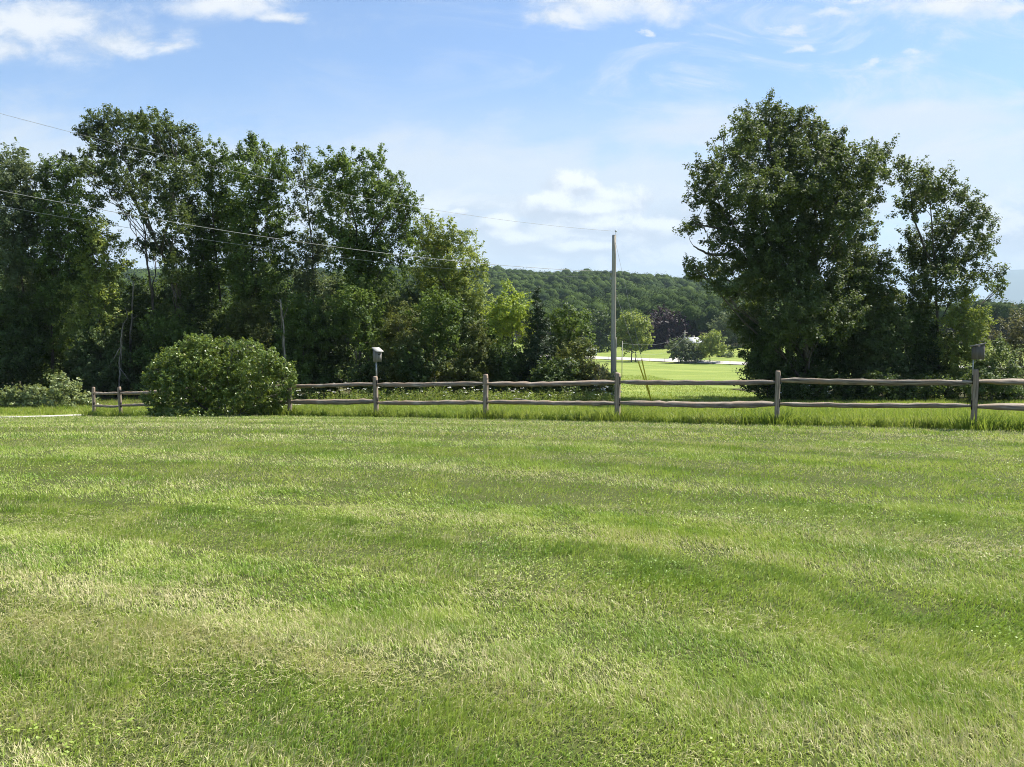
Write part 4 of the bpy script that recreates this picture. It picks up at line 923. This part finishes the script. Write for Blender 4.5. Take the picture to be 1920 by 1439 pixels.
for (y0, y1, sp_, u0, u1, nf, fs) in ((268, 340, 6.2, -.16, .72, 300, .75), (340, 480, 6.4, -.16, .36, 190, .85), (480, 860, 6.9, -.16, .36, 90, 1.0), (300, 860, 16., -.80, -.16, 100, 2.3), (340, 900, 15., .36, .80, 90, 2.4)):
    p = forest_pts(y0, y1, sp_, u0, u1)
    eff = p[:, 1] + (204 - road_y(p[:, 0]))
    p = p[(eff > 282) & (p[:, 1] > 255)]
    n = len(p); h = rng.uniform(8.5, 15.5, n); r_ = np.clip(rng.lognormal(1.26, .28, n), 2.2, 4.6 if y0 < 300 else 6.5); h = h * .75 + r_ * 1.0
    if sp_ > 12: r_ *= 2.0
    forest_batch(p[:, 0], p[:, 1], h, r_, nf, fs)
# the hill-foot fringe is lower and closer
o = quads('forest', np.vstack(FV), np.vstack(FQ), M['forest'], attr=np.concatenate(FA)); o['kind'] = 'stuff'

# ------------------------------------------------------------------ air
HZ = 20500.
mb = MB(); mb.box((0, 0, 430), (2 * HZ, 2 * HZ, 960)); hm, nt = newmat('haze_air'); t = NT(nt)
pv = t.n('ShaderNodeVolumePrincipled'); pv.inputs['Color'].default_value = (.66, .84, 1, 1); pv.inputs['Density'].default_value = .00011; pv.inputs['Anisotropy'].default_value = 0.0
t.l(pv.outputs[0], t.n('ShaderNodeOutputMaterial').inputs['Volume'])
hz = mb.build('haze', hm); hz['kind'] = 'stuff'

# ------------------------------------------------------------------ light
SUN_EL = R(56); SUN_AZ = math.atan2(.80, .50)     # clockwise from +Y
sd = Vector((math.sin(SUN_AZ) * math.cos(SUN_EL), math.cos(SUN_AZ) * math.cos(SUN_EL), math.sin(SUN_EL)))
ld = bpy.data.lights.new('sun', 'SUN'); ld.energy = 5.0; ld.angle = R(.53); ld.color = (1, .95, .86)
lo = bpy.data.objects.new('sun', ld); lo.rotation_euler = sd.to_track_quat('Z', 'Y').to_euler(); lo.location = (30, 20, 60); link(lo)

W = bpy.data.worlds.new('World'); S.world = W; W.use_nodes = True
nt = W.node_tree; nt.nodes.clear(); t = NT(nt)
sky = t.n('ShaderNodeTexSky', sky_type='NISHITA'); sky.sun_disc = False; sky.sun_elevation = SUN_EL; sky.sun_rotation = SUN_AZ; sky.altitude = 200; sky.air_density = 1.0; sky.dust_density = .6; sky.ozone_density = 1.6
gen = t.n('ShaderNodeTexCoord').outputs['Generated']
sx = t.n('ShaderNodeSeparateXYZ'); t.l(gen, sx.inputs[0])
yy = t.math('MAXIMUM', sx.outputs[1], .06)
U = t.math('DIVIDE', sx.outputs[0], yy); Vv = t.math('DIVIDE', sx.outputs[2], yy)
uv = t.n('ShaderNodeCombineXYZ'); t.l(U, uv.inputs[0]); t.l(Vv, uv.inputs[1])
def vs(sx_, sy_, ox=0, oy=0):
    x = t.n('ShaderNodeVectorMath', operation='MULTIPLY_ADD'); t.l(uv.outputs[0], x.inputs[0]); x.inputs[1].default_value = (sx_, sy_, 1); x.inputs[2].default_value = (ox, oy, 0); return x.outputs[0]
wn = t.n('ShaderNodeTexNoise'); wn.inputs['Scale'].default_value = 7; wn.inputs['Detail'].default_value = 6; wn.inputs['Roughness'].default_value = .62
t.l(vs(1, 1.5), wn.inputs['Vector']); ws = t.n('ShaderNodeSeparateColor'); t.l(wn.outputs[1], ws.inputs[0])
def cloudmask(ells, warp, nscale, amp, lo_, hi_, stretch=(1, 1.8), seed=0, detail=9):
    m = None
    U2 = t.math('ADD', U, t.math('MULTIPLY', t.math('SUBTRACT', ws.outputs[0], .5), warp)); V2 = t.math('ADD', Vv, t.math('MULTIPLY', t.math('SUBTRACT', ws.outputs[1], .5), warp * .45))
    for (px, py, rx, ry) in ells:
        c = P(px, py, 1.0); u0, v0 = c[0], c[2] - EYE
        a = t.math('DIVIDE', t.math('SUBTRACT', U2, float(u0)), rx / F); b = t.math('DIVIDE', t.math('SUBTRACT', V2, float(v0)), ry / F)
        e = t.math('SUBTRACT', 1.0, t.math('SQRT', t.math('ADD', t.math('MULTIPLY', a, a), t.math('MULTIPLY', b, b))))
        m = e if m is None else t.math('SMOOTH_MAX', m, e, .5)
    m = t.math('MAXIMUM', m, -1.2)
    nz = t.noise(vs(stretch[0], stretch[1], seed, seed * .7), nscale, detail, .66, .25)
    return t.ramp(t.math('ADD', m, t.math('MULTIPLY', t.math('SUBTRACT', nz, .5), amp)), lo_, hi_), nz
col = t.mix(1.0, sky.outputs[0], (.57, .67, .78), 'MULTIPLY')
# high thin veil: thicker low down, streaky
veil_n = t.noise(vs(1.0, 3.2, 3, 1), 2.8, 9, .62, 1.1)
vm, _n = cloudmask([(60,300,330,110),(420,300,260,60),(860,330,420,120),(1250,400,300,170),(1800,330,330,150),(1750,220,240,40),(1290,240,220,50)], .10, 5, 2.2, -.35, .8, (1, 2.4), 11)
veil = t.math('MAXIMUM', t.math('MULTIPLY', t.ramp(Vv, .32, .13), t.ramp(veil_n, .27, .58)), t.math('MULTIPLY', vm, .85))
col = t.mix(t.math('MULTIPLY', veil, .95), col, (3.58, 3.74, 3.84))
wisp_n = t.noise(vs(1.5, 4.4, 9, 4), 3.0, 10, .66, 1.2)
wisp = t.math('MULTIPLY', t.ramp(wisp_n, .46, .74), t.ramp(U, -.15, .3, .15, 1.))
col = t.mix(t.math('MULTIPLY', wisp, .9), col, (3.75, 3.92, 4.1))
# cloud bank low over the hills
lowm, ln = cloudmask([(1060,455,280,75),(1270,440,170,70),(880,430,130,50),(560,470,300,50),(1880,440,150,70)], .10, 9, 3.4, -.5, .7, (1, 2.0), 2)
col = t.mix(t.math('MULTIPLY', lowm, .9), col, t.mix(t.ramp(ln, .44, .58), (2.5, 2.75, 3.1), (4.3, 4.35, 4.4)))
# fair-weather clouds along the top
topm, tn = cloudmask([(60,35,190,44),(210,80,120,40),(20,80,120,34),(320,88,40,12),(430,0,130,28),(540,28,55,14),(1110,4,150,36),(1040,38,60,28),(1220,-8,90,34),(1800,3,110,38),(1895,20,60,20)], .13, 11, 2.6, -.25, 1.0, (1, 1.9), 5)
col = t.mix(t.math('MULTIPLY', topm, .95), col, t.mix(t.ramp(tn, .38, .6), (3.1, 3.35, 3.7), (4.15, 4.2, 4.25)))
thin, tn2 = cloudmask([(1470,48,60,13),(1560,22,70,11),(1620,5,60,9),(1630,116,32,9),(1720,112,42,9),(1480,78,40,8),(1215,58,16,7)], .16, 16, 3.2, .05, 1.1, (1, 2.6), 15)
col = t.mix(t.math('MULTIPLY', thin, .75), col, (4.0, 4.1, 4.2))
# the cumulus heads
CE = [(1070,348,54,34),(1040,390,66,26),(1152,380,58,32),(1100,398,84,20),(850,402,34,10),(1005,378,30,16),(1240,436,70,32),(935,426,56,26),(1130,428,70,22),(975,458,80,22),(1090,470,90,18)]
cum, cn = cloudmask(CE, .07, 20, 2.2, -.15, .45, (1, 1.3), 8)
clit, cl2 = cloudmask([(a + 5, b - .55 * d_, c, d_ * .8) for a, b, c, d_ in CE], .07, 20, 2.4, -.2, .7, (1, 1.3), 8)
col = t.mix(t.math('MULTIPLY', cum, .95), col, t.mix(clit, (2.75, 2.95, 3.3), (4.9, 4.9, 4.9)))
bg = t.n('ShaderNodeBackground'); t.l(col, bg.inputs[0]); bg.inputs[1].default_value = .10
t.l(bg.outputs[0], t.n('ShaderNodeOutputWorld').inputs[0])

# ------------------------------------------------------------------ camera and render settings
cd = bpy.data.cameras.new('camera'); cd.sensor_width = 36; cd.sensor_fit = 'HORIZONTAL'; cd.lens = 36 * F / 1920; cd.clip_start = .05; cd.clip_end = 60000
co = bpy.data.objects.new('camera', cd); co.location = (0, 0, EYE); co.rotation_euler = (R(90) - PITCH, 0, 0); link(co)
S.camera = co
S.view_settings.view_transform = 'Standard'; S.view_settings.look = 'None'; S.view_settings.exposure = 1.22; S.view_settings.gamma = 1
S.render.engine = 'CYCLES'
c = S.cycles
c.max_bounces = 7; c.diffuse_bounces = 3; c.glossy_bounces = 2; c.transmission_bounces = 5; c.volume_bounces = 0; c.transparent_max_bounces = 6
c.use_adaptive_sampling = True; c.adaptive_threshold = .015; c.use_denoising = True; c.denoising_prefilter = 'NONE'
try: c.denoiser = 'OPENIMAGEDENOISE'
except Exception: pass
c.sample_clamp_indirect = 8; c.pixel_filter_type = 'BLACKMAN_HARRIS'; c.filter_width = 1.0
